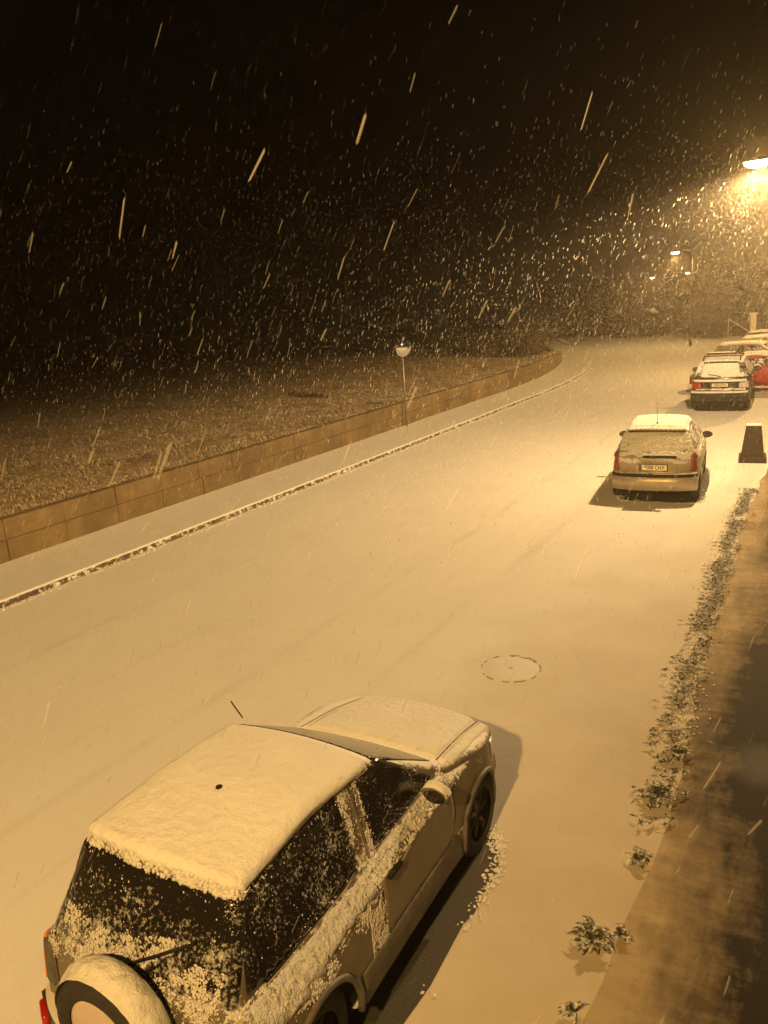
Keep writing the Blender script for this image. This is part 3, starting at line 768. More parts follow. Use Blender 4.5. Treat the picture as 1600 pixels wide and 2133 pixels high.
def make_c3():
    L = 3.85
    prof = [(0.0, .30, .06), (-.02, .55, .06), (.05, .62, .05), (.06, .90, .2), (.42, 1.44, .12), (1.0, 1.51, .6), (1.75, 1.49, .5), (2.75, 1.02, .3),
            (3.45, .82, .3), (3.80, .58, .12), (3.85, .25, .08), (3.3, .20, .1), (.5, .20, .1)]
    W = [(.62, .30), (3.08, .30)]
    g, B, pm = make_hatch('small_hatchback', 'small pale green-gold hatchback parked alone by the roadside, yellow plate, snow-dusted tailgate', (.44, .39, .31), L, prof, 0, .88, None, W, .335, .30,
                          scale_w=.84, paint_kw=dict(snow_amt=.9, lo=.42, hi=.62, metal=.2, nsc=14))
    T = B.top
    A = B.A
    # rear window band with broken snow, spoiler edge above it
    a0, a1 = A(.10, 1.03), A(.38, 1.39)
    g1 = glass('hatch_rear_glass', .26, nsc=16, lo=.47, hi=.62)
    put('rear_window', patch([(-.56, a0, .08), (.56, a0, .08), (.46, a1, .06), (-.46, a1, .06)], T, .004), g1, g)
    sp = patch([(-.56, A(.37, 1.40), .03), (.56, A(.37, 1.40), .03), (.54, A(.48, 1.45), .03), (-.54, A(.48, 1.45), .03)], T, .02, thick=.01)
    put('spoiler', sp, pm, g)
    m = MB(); pts = []
    for i in range(21):
        q = -.52+1.04*i/20; c, n = surf_normal(T, q, A(.37, 1.39)); pts.append(c+n*.008+Vector((0, -.01, -.012)))
    m.tube(pts, .016, 6); m.build('spoiler_lip', 'black', g, True)
    snow_slab(g, B, 'roof_snow', A(.43, 1.44), A(1.85, 1.44), .55, .035)
    snow_slab(g, B, 'bonnet_snow', A(2.8, 1.0), A(3.6, .74), .60, .025, hw2=.5)
    put('windscreen', patch([(-.62, A(2.68, 1.05), .05), (.62, A(2.68, 1.05), .05), (.56, A(1.9, 1.42), .05), (-.56, A(1.9, 1.42), .05)], T, .004), glass('hatch_screen', .1, lo=.45, hi=.6), g)
    # plate, recess, handle blade with ledge snow
    plate(g, (0, -.055, .74), '9008 CHX', .50, .11, tilt=-.05)
    m = MB(); m.box((.11, -.012, .945), (.62, .07, .05), bev=.02, rx=-.2); hb = m.build('handle', 'black', g, True)
    m = MB(); m.box((.11, -.02, .982), (.60, .075, .022), bev=.01, rx=-.2); m.build('snow_cover', 'snow_lump', hb, True)
    m = MB()
    for k in (0, 1):
        z = .93+k*.035; m.tube([(-.07, -.05, z-.02), (-.025, -.052, z+.01), (.02, -.05, z-.02)], .006, 5)
    m.build('chevron_emblem', 'chrome', g)
    # bumper with rubbing strip
    V = []; F = []; n = 40
    def bumpy(z0, z1, out, x_end=.80):
        V = []; F = []
        for i in range(n+1):
            t = -1+2*i/n; x = t*x_end; yb = -.055-out+.17*abs(t)**3.2
            for dy, z in ((.05, z0-.01), (0, z0+.01), (0, z1-.01), (.06, z1)): V.append((x, yb+dy, z))
        for sg in (1, -1):
            b = len(V)
            for i in range(6):
                yy = .115-out+i*.05
                for dx, z in ((-.03, z0-.01), (.0, z0+.01), (0, z1-.01), (-.03, z1)): V.append((sg*(x_end+.012*i/5+dx), yy, z))
            for i in range(5):
                for k in range(3): a = b+i*4+k; F.append((a, a+4, a+5, a+1) if sg > 0 else (a, a+1, a+5, a+4))
        for i in range(n):
            for k in range(3): a = i*4+k; F.append((a, a+4, a+5, a+1))
        return V, F
    bo = put('rear_bumper', bumpy(.27, .60, .0), pm, g)
    put('rubbing_strip', bumpy(.53, .60, .008), 'black', bo)
    # ledge snow, heavier to the right
    spots = []
    for _ in range(900):
        x = random.uniform(-.78, .80)
        if random.random() > (.12 if x < 0 else .9): continue
        t = x/.8; yb = -.05+.17*abs(t)**3.2; spots.append(((x, yb+random.uniform(-.005, .06), .605+random.uniform(0, .01)), (0, 0, 1), random.uniform(.010, .022)))
    # snow streaks left on the upper tailgate and flank
    for _ in range(9000):
        q = random.uniform(-.66, .66); tt = random.random(); a = A(.04, .80)+(A(.32, 1.38)-A(.04, .80))*tt
        nz = mnoise.fractal(Vector((q*3.2+1, tt*9, 7)), 1, 2, 4)
        if nz < .12-.62*tt: continue
        c, n = surf_normal(T, q, a); r = random.uniform(.010, .030); spots.append((c-n*r*.05, n, r))
    S = B.side(1)
    for _ in range(2200):
        y = random.uniform(.1, 2.6); z = random.uniform(.84, 1.02)
        if mnoise.noise(Vector((y*5, z*9, 2))) < -.1: continue
        c, n = surf_normal(S, y, z); spots.append((c+n*.002, n, random.uniform(.006, .016)))
    lumps('stuck_snow', spots, 'snow_lump', g)['kind'] = 'stuff'
    gl = glass('hatch_side_glass', .03, nsc=18, lo=.52, hi=.62)
    for sg in (1, -1):
        S = B.side(sg)
        put('rear_side_window', patch([(.50, 1.00, .05), (1.42, .98, .03), (1.42, 1.36, .05), (.92, 1.36, .12), (.62, 1.22, .1)], S, .004), gl, g)
        put('door_window', patch([(1.50, .98, .03), (2.50, .96, .06), (1.98, 1.30, .1), (1.75, 1.37, .05), (1.50, 1.37, .03)], S, .004), gl, g)
        for nm, pl in (('rear_door', [(.78, .34, .05), (1.44, .30, .03), (1.45, .95, .02), (.62, .97, .05), (.62, .72, .1)]), ('front_door', [(1.47, .30, .03), (2.50, .30, .05), (2.62, .70, .1), (2.58, .93, .03), (1.47, .95, .02)])):
            d = put(nm, patch(pl, S, .005, thick=.006), pm, g)
            c, nn = surf_normal(S, .95 if nm[0] == 'r' else 1.68, .84); MB().box(c+nn*.02, (.03, .18, .03), bev=.01).build('handle', pm, d, True)
        put('rubbing_moulding', patch([(.98, .52, .02), (2.62, .50, .02), (2.62, .58, .02), (.98, .60, .02)], S, .02), 'black', g)
        put('tail_lamp', patch([(sg*.66, A(.04, .66), .03), (sg*.88, A(.04, .66), .03), (sg*.80, A(.12, 1.06), .05), (sg*.70, A(.12, 1.06), .04)], T, .014), plain('tail_red', (.26, .055, .04), .4, nscale=18, namt=.5), g)
        mirror_part(g, S(2.36, .98)+Vector((0, 0, .0)), sg, 'black', False, .98)
    am = MB(); c, n_ = surf_normal(T, .0, A(.62, 1.48)); am.tube([c, c+Vector((0, .0, .07))], [.022, .012], 8); am.tube([c+Vector((0, .0, .06)), c+Vector((-.01, -.06, .46))], .005, 5); am.build('aerial', 'black', g)
    MB().tube([(.24, -.04, .285), (.24, .15, .285)], .03, 10).build('exhaust_pipe', 'steel', g, True)
    return g

def make_x3():
    L = 4.57
    prof = [(0.02, .34, .08), (-.02, .70, .05), (.04, .76, .05), (.10, 1.10, .12), (.50, 1.60, .10), (1.3, 1.66, .6), (2.4, 1.64, .5), (3.15, 1.12, .2),
            (4.1, 1.02, .5), (4.50, .78, .2), (4.57, .30, .1), (4.0, .25, .1), (.5, .25, .1)]
    W = [(.85, .36), (3.65, .36)]
    g, B, pm = make_hatch('family_off_roader', 'black estate-style off-roader with roof rails and round tailgate badge, parked beyond the hatchback', (.022, .020, .019), L, prof, 0, 1.05, None, W, .40, .36,
                          scale_w=.92, paint_kw=dict(snow_amt=.7, lo=.45, hi=.62, metal=.0, rough=.25, nsc=14))
    T = B.top; A = B.A
    a0, a1 = A(.12, 1.13), A(.46, 1.55)
    put('rear_window', patch([(-.62, a0, .1), (.62, a0, .1), (.52, a1, .06), (-.52, a1, .06)], T, .004), glass('estate_rear_glass', .22, nsc=9, lo=.47, hi=.62), g)
    snow_slab(g, B, 'roof_snow', A(.56, 1.61), A(2.45, 1.60), .56, .035)
    snow_slab(g, B, 'bonnet_snow', A(3.2, 1.1), A(4.3, .96), .68, .025)
    m = MB(); pts = []
    for i in range(21):
        q = -.52+1.04*i/20; c, n = surf_normal(T, q, A(.48, 1.575)); pts.append(c+n*.02+Vector((0, -.03, 0)))
    m.tube(pts, .026, 6); m.build('spoiler', 'black', g, True)
    for sg in (1, -1):
        S = B.side(sg)
        rl = MB(); rl.tube([(sg*.56, .62, 1.62), (sg*.56, .72, 1.70), (sg*.565, 1.6, 1.73), (sg*.56, 2.35, 1.69), (sg*.56, 2.45, 1.62)], .02, 8); rl.build('roof_rail', 'black', g, True)
        gl = glass('estate_side_glass', .06, nsc=14, lo=.52, hi=.64)
        put('rear_side_window', patch([(.55, 1.12, .05), (1.85, 1.10, .03), (1.85, 1.52, .05), (.85, 1.50, .1)], S, .004), gl, g)
        put('door_window', patch([(1.93, 1.10, .03), (3.0, 1.10, .06), (2.5, 1.45, .1), (1.93, 1.52, .03)], S, .004), gl, g)
        put('tail_lamp', patch([(sg*.58, A(0, .80), .03), (sg*.90, A(0, .80), .03), (sg*.885, A(.03, .98), .04), (sg*.58, A(.03, .98), .03)], T, .014), 'red_lens' if sg < 0 else 'clear_lens', g)
        mirror_part(g, S(2.78, 1.12), sg, 'black', True, 1.3)
    m = MB(); m.box((-.12, 2.0, 1.735), (1.18*.8, .26, .05), bev=.012); cb = m.build('roof_bar', 'black', g)
    MB().box((-.12, 2.0, 1.772), (1.1*.8, .25, .024), bev=.01).build('snow_cover', 'snow_lump', cb, True)
    m = MB(); m.box((0, .9, 1.735), (1.18, .06, .03), bev=.01); m.build('roof_bar', 'black', g)
    # chrome strip with ledge snow and bumper ledge
    def ledge(z, y0, hw, h, nm, mat):
        V = []; F = []; n = 36
        for i in range(n+1):
            t = -1+2*i/n; x = t*hw; yb = y0+.14*abs(t)**3; hh = .008*mnoise.noise(Vector((x*7, z, 0)))
            for dy, dz in ((0.05, -.03), (0, -.022), (-.005, h*.5), (.02, h+hh), (.10, h+hh)): V.append((x, yb+dy, z+dz))
        for i in range(n):
            for k in range(4): a = i*5+k; F.append((a, a+5, a+6, a+1))
        put(nm, (V, F), mat, g)
    ledge(1.0, -.03, .80, .05, 'ledge_snow', 'snow_lump')
    ledge(.64, -.10, .86, .035, 'bumper_snow', 'snow_lump')
    V = []; F = []; n = 36
    for i in range(n+1):
        t = -1+2*i/n; x = t*.885; yb = -.095+.17*abs(t)**3
        for dy, z in ((.10, .34), (0, .38), (0, .60), (.08, .635)): V.append((x, yb+dy, z))
    for i in range(n):
        for k in range(3): a = i*4+k; F.append((a, a+4, a+5, a+1))
    put('rear_bumper', (V, F), 'black', g)
    plate(g, (0, -.035, .875), '2050 FDH', .52, .11, mat=plain('pale_plate', (.62, .58, .48), .5))
    m = MB(); m.lathe([(.001, -.012), (.045, -.012), (.05, 0)], (0, .01, 1.085), 'Y', 24); bd = m.build('round_badge', 'chrome', g, True)
    m = MB()
    for q in (0, pi):
        V = [(0, 0, 0)]+[(.03*cos(q+pi/2*k/6), 0, .03*sin(q+pi/2*k/6)) for k in range(7)]
        m.add([(a, -.0035, 1.085+c) for a, b, c in V], [(0, k+1, k+2) for k in range(6)])
    m.build('badge_quarters', 'blue', bd)
    wp = MB(); c0, n0 = surf_normal(T, .02, A(.12, 1.13)); c1, n1 = surf_normal(T, -.36, A(.16, 1.2)); wp.tube([c0+n0*.04, c1+n1*.03], .012, 6); wp.build('rear_wiper', 'black', g)
    return g

def make_side_car(name, label, col, L=4.2, H=1.45, booty=True):
    prof = [(0, .3, .06), (-.02, .55, .06), (.03, .92, .1), (.55 if booty else .2, .98 if booty else 1.1, .1), (1.0 if booty else .45, H-.06, .15), (1.6, H, .5), (2.2, H-.03, .4), (3.05, .98, .25), (3.8, .84, .4), (L-.05, .6, .12), (L, .26, .08), (L-.5, .2, .1), (.5, .2, .1)]
    W = [(.75, .30), (3.3, .30)]
    g, B, pm = make_hatch(name, label, col, L, prof, 0, .93, None, W, .335, .30, scale_w=.84, paint_kw=dict(snow_amt=.35, lo=.5, hi=.64, metal=.1, nsc=12))
    A = B.A
    snow_slab(g, B, 'roof_snow', A(1.0 if booty else .5, H-.04), A(2.25, H-.03), .58, .035, step=.07)
    snow_slab(g, B, 'bonnet_snow', A(3.1, .96), A(3.9, .78), .60, .03, hw2=.5, step=.07)
    if booty: snow_slab(g, B, 'boot_snow', A(.05, .93), A(.55, .99), .62, .04, step=.07)
    gl = glass(name+'_glass', .02, nsc=12, lo=.55, hi=.66)
    for sg in (1, -1):
        S = B.side(sg)
        put('rear_side_window', patch([(.80, .98, .05), (1.55, .98, .03), (1.55, H-.13, .05), (1.15, H-.14, .12)], S, .004), gl, g)
        put('door_window', patch([(1.63, .98, .03), (2.75, .97, .06), (2.2, H-.16, .1), (1.63, H-.12, .03)], S, .004), gl, g)
        for a, b in ((.85, 1.58), (1.61, 2.75)):
            d = put('door', patch([(a, .3, .04), (b, .3, .05), (b+.04, .9, .03), (a, .94, .03)], S, .005, thick=.006), pm, g)
            c, nn = surf_normal(S, a+.16, .82); MB().box(c+nn*.02, (.03, .16, .028), bev=.008).build('handle', 'chrome', d, True)
        put('tail_lamp', patch([(sg*.55, A(.02, .66), .03), (sg*.82, A(.02, .66), .03), (sg*.80, A(.03, .86), .03), (sg*.55, A(.03, .86), .03)], B.top, .012), 'red_lens', g)
        mirror_part(g, S(2.6, .98), sg, pm, True, 1.1)
    put('rear_window', patch([(-.55, A(.6, 1.02), .05), (.55, A(.6, 1.02), .05), (.5, A(.95, H-.1), .05), (-.5, A(.95, H-.1), .05)], B.top, .004), gl, g)
    put('windscreen', patch([(-.62, A(2.98, 1.02), .05), (.62, A(2.98, 1.02), .05), (.56, A(2.3, H-.06), .05), (-.56, A(2.3, H-.06), .05)], B.top, .004), gl, g)
    return g
def copy_tree(o, parent=None):
    c = o.copy(); COL.objects.link(c); c.parent = parent
    for ch in list(o.children):
        copy_tree(ch, c)
    return c

# ------------------------------------------------------------------ layout constants (street runs along +y)
CAM = dict(p=.2569, r=.0714, yaw=.5384, H=4.1797, f=1643.0)
SUVX, SUVY, SUVH, SUVS = -2.956, 2.15, .005, .9015
SPARE = (.02, .865, .385)
KX = -11.2; WX = -13.05; EX = -1.28
def shift(y):
    if y < 33: return 0.
    if y < 62: return -.0095*(y-33)**2
    return -.0095*29**2-.55*(y-62)
def zoff(y):
    if y < 58: return 0.
    if y < 95: return -.0003*(y-58)**2
    return -.0003*37**2-.0222*(y-95)
YS = [-14]+[-10+1.5*i for i in range(48)]+[62+3*i for i in range(1, 25)]

def strip(name, xa, xb, nx, z, mat, ys=YS, kind='structure', uv=False, amp=0, y1=1e9, edge=None):
    V = []; F = []; U = []
    ys = [y for y in ys if y <= y1]
    for y in ys:
        for i in range(nx+1):
            x = xa+(xb-xa)*i/nx if not edge else edge(y)+(xb-edge(y))*i/nx; V.append((x+shift(y), y, z+zoff(y)+(amp*mnoise.noise(Vector((x*.6, y*.5, 0))) if amp else 0))); U.append((x-xa, y))
    for j in range(len(ys)-1):
        for i in range(nx): a = j*(nx+1)+i; F.append((a, a+1, a+nx+2, a+nx+1))
    o = mesh_obj(name, V, F, mat, None, True); o['kind'] = kind
    if uv:
        l = o.data.uv_layers.new(name='lane')
        for lp in o.data.loops: l.data[lp.index].uv = U[lp.vertex_index]
    return o

# ------------------------------------------------------------------ ground and street
def build_ground():
    xs = [-500, -300, -180, -110, -75]+[-60+2*i for i in range(16)]+[-29.+.5*i for i in range(33)]+[-12.9, -10, -5, -1, 1.5, 3, 6, 12, 30, 80, 200]
    ys = [-60, -30, -14]+[-8+.5*i for i in range(120)]+[54+3*i for i in range(15)]+[110, 140, 180, 240, 330, 460, 700]
    V = []; F = []
    for y in ys:
        for x in xs:
            X = x; h = 0
            if X < WX-.12:
                d = WX-X; h = .86+min(d, 30)*.012+.07*mnoise.fractal(Vector((X*.8, y*.8, 0)), 1, 2, 3)*min(1, d)
                if y > 44: h = .0+h*sm(58, 44, y)
            z = -.06+zoff(y)+h
            V.append((X+(shift(y) if X < 3 else 0), y, z))
    nx = len(xs)
    for j in range(len(ys)-1):
        for i in range(nx-1): a = j*nx+i; F.append((a, a+1, a+nx+1, a+nx))
    o = mesh_obj('ground', V, F, 'bank', None, True); o['kind'] = 'structure'
build_ground()
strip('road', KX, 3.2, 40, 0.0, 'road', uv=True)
strip('left_pavement', WX-.2, KX-.115, 3, .112, 'snow', y1=86)
# kerb as a row of stone lengths with a proud snowy edge
V = []; F = []
ky = [-14+.22*i for i in range(440)]
for i, y in enumerate(ky):
    j = .010*mnoise.noise(Vector((y*1.7, 0, 0))); k2 = .012*mnoise.noise(Vector((y*4.3, 5, 0)))
    for dx, z in ((-.13, .085), (-.13, .116), (-.03+j, .118+k2*.3), (-.004+j, .092), (.012+j, -.02)): V.append((KX+dx+shift(y), y, z+zoff(y)))
for i in range(len(ky)-1):
    for k in range(4): a = i*5+k; F.append((a, a+1, a+6, a+5))
o = mesh_obj('kerb', V, F, 'kerb', None, False); o['kind'] = 'structure'
# ploughed crumbs along the gutter
sp = []
for _ in range(5200):
    y = random.uniform(0, 44); c = mnoise.noise(Vector((y*.9, 1, 1)))
    if c < -.15: continue
    sp.append(((KX+shift(y)+random.gauss(.06, .03), y, .004), (0, 0, 1), random.uniform(.012, .04)))
o = lumps('gutter_snow', sp, 'snow_lump'); tag(o, kind='stuff')
tag(o, 'crumbs of snow lying in the gutter along the left kerb', 'snow')
# right footway


# retaining wall: one thing, block courses in its mesh, snow-free faces
def build_wall():
    g = thing('retaining_wall', 'low retaining wall of big concrete blocks in two courses beside the far pavement', 'wall', (WX, 20, 0))
    bl = MB(); jt = MB(); rr = random.Random(3)
    for c, (z0, z1) in enumerate(((.10, .50), (.515, .89))):
        y = -9+c*1.1
        while y < 50:
            ln = rr.choice((1.3, 1.9, 2.4, 2.6)); y1 = min(y+ln, 51)
            n = max(1, int(ln/1.2))
            for k in range(n):
                a = y+(y1-.018-y)*k/n; b = y+(y1-.018-y)*(k+1)/n; xa = WX+shift(a); xb = WX+shift(b); dx = rr.uniform(-.008, .008); hh = 1.
                if a > 40: hh = 1-.75*sm(40, 51, a)
                za, zb_ = z0*hh if c else z0, .10+(z1-.10)*hh
                if c: za = .10+(z0-.10)*hh
                P = []
                for (xx, yy) in ((xa, a), (xb, b)):
                    for off in (-.24, dx):
                        for z in (za, zb_): P.append((xx+off-WX, yy-20, z))
                bl.add(P, [(0, 1, 3, 2), (4, 6, 7, 5), (2, 3, 7, 6), (0, 4, 5, 1), (1, 5, 7, 3), (0, 2, 6, 4)])
            y = y1
    w = bl.build('block_course', 'wall', g)
    bev = w.modifiers.new('b', 'BEVEL'); bev.width = .008; bev.segments = 1; bev.limit_method = 'ANGLE'
    pts = [y for y in np.arange(-9, 51, 1.)]; P = []; F = []
    for y in pts:
        hh = .86*(1-.75*sm(40, 51, y))
        for off in (-.22, -.012):
            for z in (.08, hh): P.append((shift(y)+off, y-20, z))
    for i in range(len(pts)-1): a = i*4; F += [(a+2, a+6, a+7, a+3), (a+1, a+3, a+7, a+5)]
    mesh_obj('mortar_bed', P, F, 'mortar', g)
build_wall()

# grass tufts on the bank
def build_grass():
    n = 90000; y = RNG.uniform(1, 50, n)**1.0; d = RNG.exponential(5.5, n)+.02; d[:7000] = RNG.uniform(.0, .22, 7000); k = d < 22; y = y[k]; d = d[k]; n = len(y)
    cl = np.array([mnoise.noise(Vector((a*.9, b*.9, 3))) for a, b in zip(y, d)]); k = (cl > -.25); y = y[k]; d = d[k]; n = len(y)
    sh = np.array([shift(a) for a in y]); x = WX-.12-d+sh
    hz = np.array([.80+min(q, 30)*.012+.07*mnoise.fractal(Vector((WX-.22-q, a*.8, 0)), 1, 2, 1)*min(1, q) for q, a in zip(d, y)])
    hz = np.where(y > 44, hz*np.clip((58-y)/14, 0, 1), hz)
    L = RNG.uniform(.06, .17, n)*(1+(d < .5)*.3); wd = RNG.uniform(.010, .026, n); q = RNG.uniform(0, 2*pi, n)
    lean = RNG.uniform(.4, 1.5, n); base = np.stack([x, y, hz], 1)
    dirn = np.stack([np.cos(q)*np.sin(lean), np.sin(q)*np.sin(lean), np.cos(lean)], 1)
    sd = np.stack([-np.sin(q), np.cos(q), np.zeros(n)], 1)
    V = np.stack([base-sd*wd[:, None]*.5, base+sd*wd[:, None]*.5, base+dirn*L[:, None]*.6+sd*wd[:, None]*.5, base+dirn*L[:, None]*.6-sd*wd[:, None]*.5,
                  base+dirn*L[:, None]+np.array([0, 0, -1])*(L*.25)[:, None]], 1).reshape(-1, 3)
    i = np.arange(n)*5
    F = np.concatenate([np.stack([i, i+1, i+2], 1), np.stack([i, i+2, i+3], 1), np.stack([i+3, i+2, i+4], 1)])
    o = fast_mesh('grass', V, F, 'grass', None, False)
    tag(o, 'rough grass poking through snow on the bank behind the wall', 'grass', kind='stuff')
build_grass()

# weeds along the house-side verge
def leaf(c, q, ln, w, rise, rr):
    """one drooping pointed leaf: 4 cross ribs"""
    V = []; F = []; d = Vector((cos(q), sin(q), 0)); s = Vector((-sin(q), cos(q), 0))
    for i in range(5):
        t = i/4; ww = w*sin(pi*min(.98, t*.85+.12))*(1-.3*t); zz = rise*sin(pi*t*.8)
        p = Vector(c)+d*ln*t+Vector((0, 0, zz)); V += [p-s*ww+Vector((0, 0, ww*.35)), p, p+s*ww+Vector((0, 0, ww*.35))]
    for i in range(4): a = i*3; F += [(a, a+1, a+4, a+3), (a+1, a+2, a+5, a+4)]
    return V, F
def weed_x(y): return float(np.interp(y, [3.7, 4.3, 5.2, 6.2, 7.2, 8.5, 9.8, 11.8, 13.8, 16.2, 17.5], [-1.17, -1.17, -1.1, -1.11, -1.17, -1.27, -1.33, -1.4, -1.48, -1.52, -1.51]))
def rosette(m, x, y, s, n, z=.03):
    for k in range(n):
        q = random.uniform(0, 2*pi); v, f = leaf((x+random.gauss(0, .02*s), y+random.gauss(0, .02*s), z), q, s*random.uniform(.5, 1.1), s*random.uniform(.10, .2), s*random.uniform(.05, .35), None); m.add(v, f)
strip('right_pavement', EX, 3.2, 14, .012, 'footway', ys=[-14+.3*i for i in range(112)], edge=lambda y: weed_x(y)+.10+.07*mnoise.noise(Vector((y*1.3, 0, 0)))+.02*mnoise.noise(Vector((y*6, 0, 0))))
m = MB()
for _ in range(1150):
    y = random.uniform(5.6, 17.2); x = weed_x(y)+random.gauss(-.03, .09)*(1.25-.03*y)
    if mnoise.noise(Vector((x*4, y*1.3, 9))) < -.28: continue
    if y < 7.0 and random.random() < .6: continue
    rosette(m, x, y, random.uniform(.03, .08), random.randint(4, 8))
o = m.build('weeds', 'weed'); tag(o, 'straggling line of low snowy weeds along the edge of the house-side pavement', 'weeds', kind='stuff')
# snow humps between the weeds
sp = []
for _ in range(3200):
    y = random.uniform(3.6, 17.4); x = weed_x(y)+random.gauss(-.02, .10)
    if y < 7: continue
    sp.append(((x, y, .018), (0, 0, 1), random.uniform(.005, .017)))
o = lumps('verge_snow', sp, 'snow'); tag(o, 'small humps of snow between the weeds on the verge', 'snow', kind='stuff')
WC = [('large leafy weed clump by itself, near the front bumper level of the silver off-road car', 6.05, -.02, .19, 44),
      ('medium weed clump just before the long weed line begins', 6.75, .04, .16, 36),
      ('flat weed clump with spread pointed leaves, midway along the bare stretch', 5.20, -.01, .13, 26),
      ('dark spiky weed clump nearest the camera with one leaf pointing to the road', 4.30, -.03, .17, 34),
      ('small weed clump beside the nearest spiky clump, on its house side', 4.42, .12, .11, 18),
      ('small low weed clump at the bottom edge of the picture', 3.72, .02, .10, 14)]
for lb, y, dx, s, n in WC:
    m = MB(); rosette(m, 0, 0, s, n, .0)
    o = m.build('weed_clump', 'weed'); o.location = (weed_x(y)+dx, y, .02); tag(o, lb, 'weed', 'weed clumps on the verge')
# manhole
g = thing('manhole_cover', 'round manhole cover showing as a broken ring through the snow', 'manhole', (-3.14, 7.87, 0))
def ring(r0, r1, z, a=0, b=2*pi, n=80, h=.006, gap=None):
    V = []; F = []; live = []
    for k in range(n+1):
        q = a+(b-a)*k/n; V += [(r0*cos(q), r0*sin(q), z-h), (r0*cos(q), r0*sin(q), z), (r1*cos(q), r1*sin(q), z), (r1*cos(q), r1*sin(q), z-h)]
        live.append(gap is None or mnoise.noise(Vector((cos(q)*4, sin(q)*4, gap))) > .0)
    for k in range(n):
        if live[k]:
            for j in range(3): c = k*4+j; F.append((c, c+4, c+5, c+1))
    return V, F
V, F = ring(.338, .347, .007, gap=1.); V2, F2 = ring(.312, .318, .007, radians(50), radians(130), 30, gap=4.)
mm = MB(); mm.add(V, F); mm.add(V2, F2); mm.box((.0, 0, .005), (.05, .014, .006)); mm.build('rim', 'iron', g)
mm = MB(); mm.lathe([(.001, .004), (.30, .004), (.335, -.006)], (0, 0, 0), 'Z', 60); mm.build('lid', 'snow', g, True)

# bare damp asphalt sheltered under the cars
def bare_patch(name, x, y, h, hx0, hx1, y0, y1, seed=0, fuzz=.05):
    n = 260; V = [(0, (y0+y1)/2, 0)]; F = []
    per = []
    cx = (hx0+hx1)/2; cy = (y0+y1)/2; ax = (hx1-hx0)/2; ay = (y1-y0)/2
    for k in range(n):
        q = 2*pi*k/n; c, s = cos(q), sin(q); e = .28
        px = cx+ax*math.copysign(abs(c)**e, c); py = cy+ay*math.copysign(abs(s)**e, s)
        j = fuzz*(mnoise.noise(Vector((px*3, py*3, seed)))+.6*mnoise.noise(Vector((px*17, py*17, seed+3)))); V.append((px+c*j, py+s*j, 0))
    for k in range(n): F.append((0, k+1, (k+1) % n+1))
    o = mesh_obj(name, V, F, 'asphalt'); o.location = (x, y, .004); o.rotation_euler = (0, 0, h); o['kind'] = 'structure'
    # crumbs on its edge
    return V[1:]
def crumbs(x, y, h, per, name, num):
    sp = []; c, s = cos(h), sin(h)
    for _ in range(num):
        p = random.choice(per); a = p[0]+random.gauss(0, .035); b = p[1]+random.gauss(0, .03)
        sp.append(((x+a*c-b*s, y+a*s+b*c, .006), (0, 0, 1), random.uniform(.006, .018)))
    return sp
C3P = (-3.152, 15.669, .1034); X3P = (-3.586, 27.911, .052)
cr = []
per = bare_patch('bare_asphalt', SUVX, SUVY, 0, -.74, .93, -.2, 2.95, 1, .07); cr += crumbs(SUVX, SUVY, 0, per, '', 1500)
per = bare_patch('bare_asphalt', C3P[0], C3P[1], C3P[2], -.74, .93, .12, 3.6, 2); cr += crumbs(C3P[0], C3P[1], C3P[2], per, '', 500)
per = bare_patch('bare_asphalt', X3P[0], X3P[1], X3P[2], -.85, .95, .1, 4.3, 3)
o = lumps('loose_snow', cr, 'snow'); tag(o, 'ragged crumbs of snow round the bare ground under the parked cars', 'snow', kind='stuff')

# ------------------------------------------------------------------ vehicles
make_suv()
c3 = make_c3(); c3.location = (C3P[0], C3P[1], 0); c3.rotation_euler = (0, 0, C3P[2])
x3 = make_x3(); x3.location = (X3P[0], X3P[1], 0); x3.rotation_euler = (0, 0, X3P[2])
red = make_side_car('red_saloon', 'bright red saloon parked crossways just beyond the black off-roader', (.42, .022, .018))
def place(o, tail, head):
    d = Vector(head)-Vector(tail); o.location = (tail[0], tail[1], zoff(tail[1])); o.rotation_euler = (0, 0, math.atan2(-d.x, d.y))
place(red, (-1.3, 33.45), (-5.45, 33.95))
est = make_side_car('parked_car', 'pale car parked crossways behind the red saloon, long snowy roof showing over it', (.33, .29, .18), L=4.4, H=1.55, booty=False)
place(est, (-5.35, 38.2), (-.98, 37.7))
e2 = copy_tree(est); place(e2, (-4.85, 42.4), (-.5, 42.0)); e2['label'] = 'second pale car behind the red saloon, between the long snowy roof and the dark car'
e3 = make_side_car('dark_car', 'dark snow-roofed car farthest behind the red saloon, below the pale pillar', (.04, .035, .03), L=4.3, H=1.5, booty=False); place(e3, (-5.1, 47.4), (-.8, 47.0))
for e in (est, e2, e3): e['group'] = 'cars parked crossways behind the red saloon'

# ------------------------------------------------------------------ street furniture
# tapered stone bollard
g = thing('tapered_bollard', 'dark tapered stone bollard on a square base standing at the house-side verge', 'bollard', (-1.80, 20.15, 0), .1)
MB().box((0, 0, .07), (.60, .60, .14), bev=.012).build('base', 'stone_dark', g)
MB().box((0, 0, .50), (.50, .50, .72), taper=.64, bev=.012).build('shaft', 'stone_dark', g)
MB().box((0, 0, .868), (.325, .325, .016), bev=.006).build('snow_cover', 'snow', g, True)
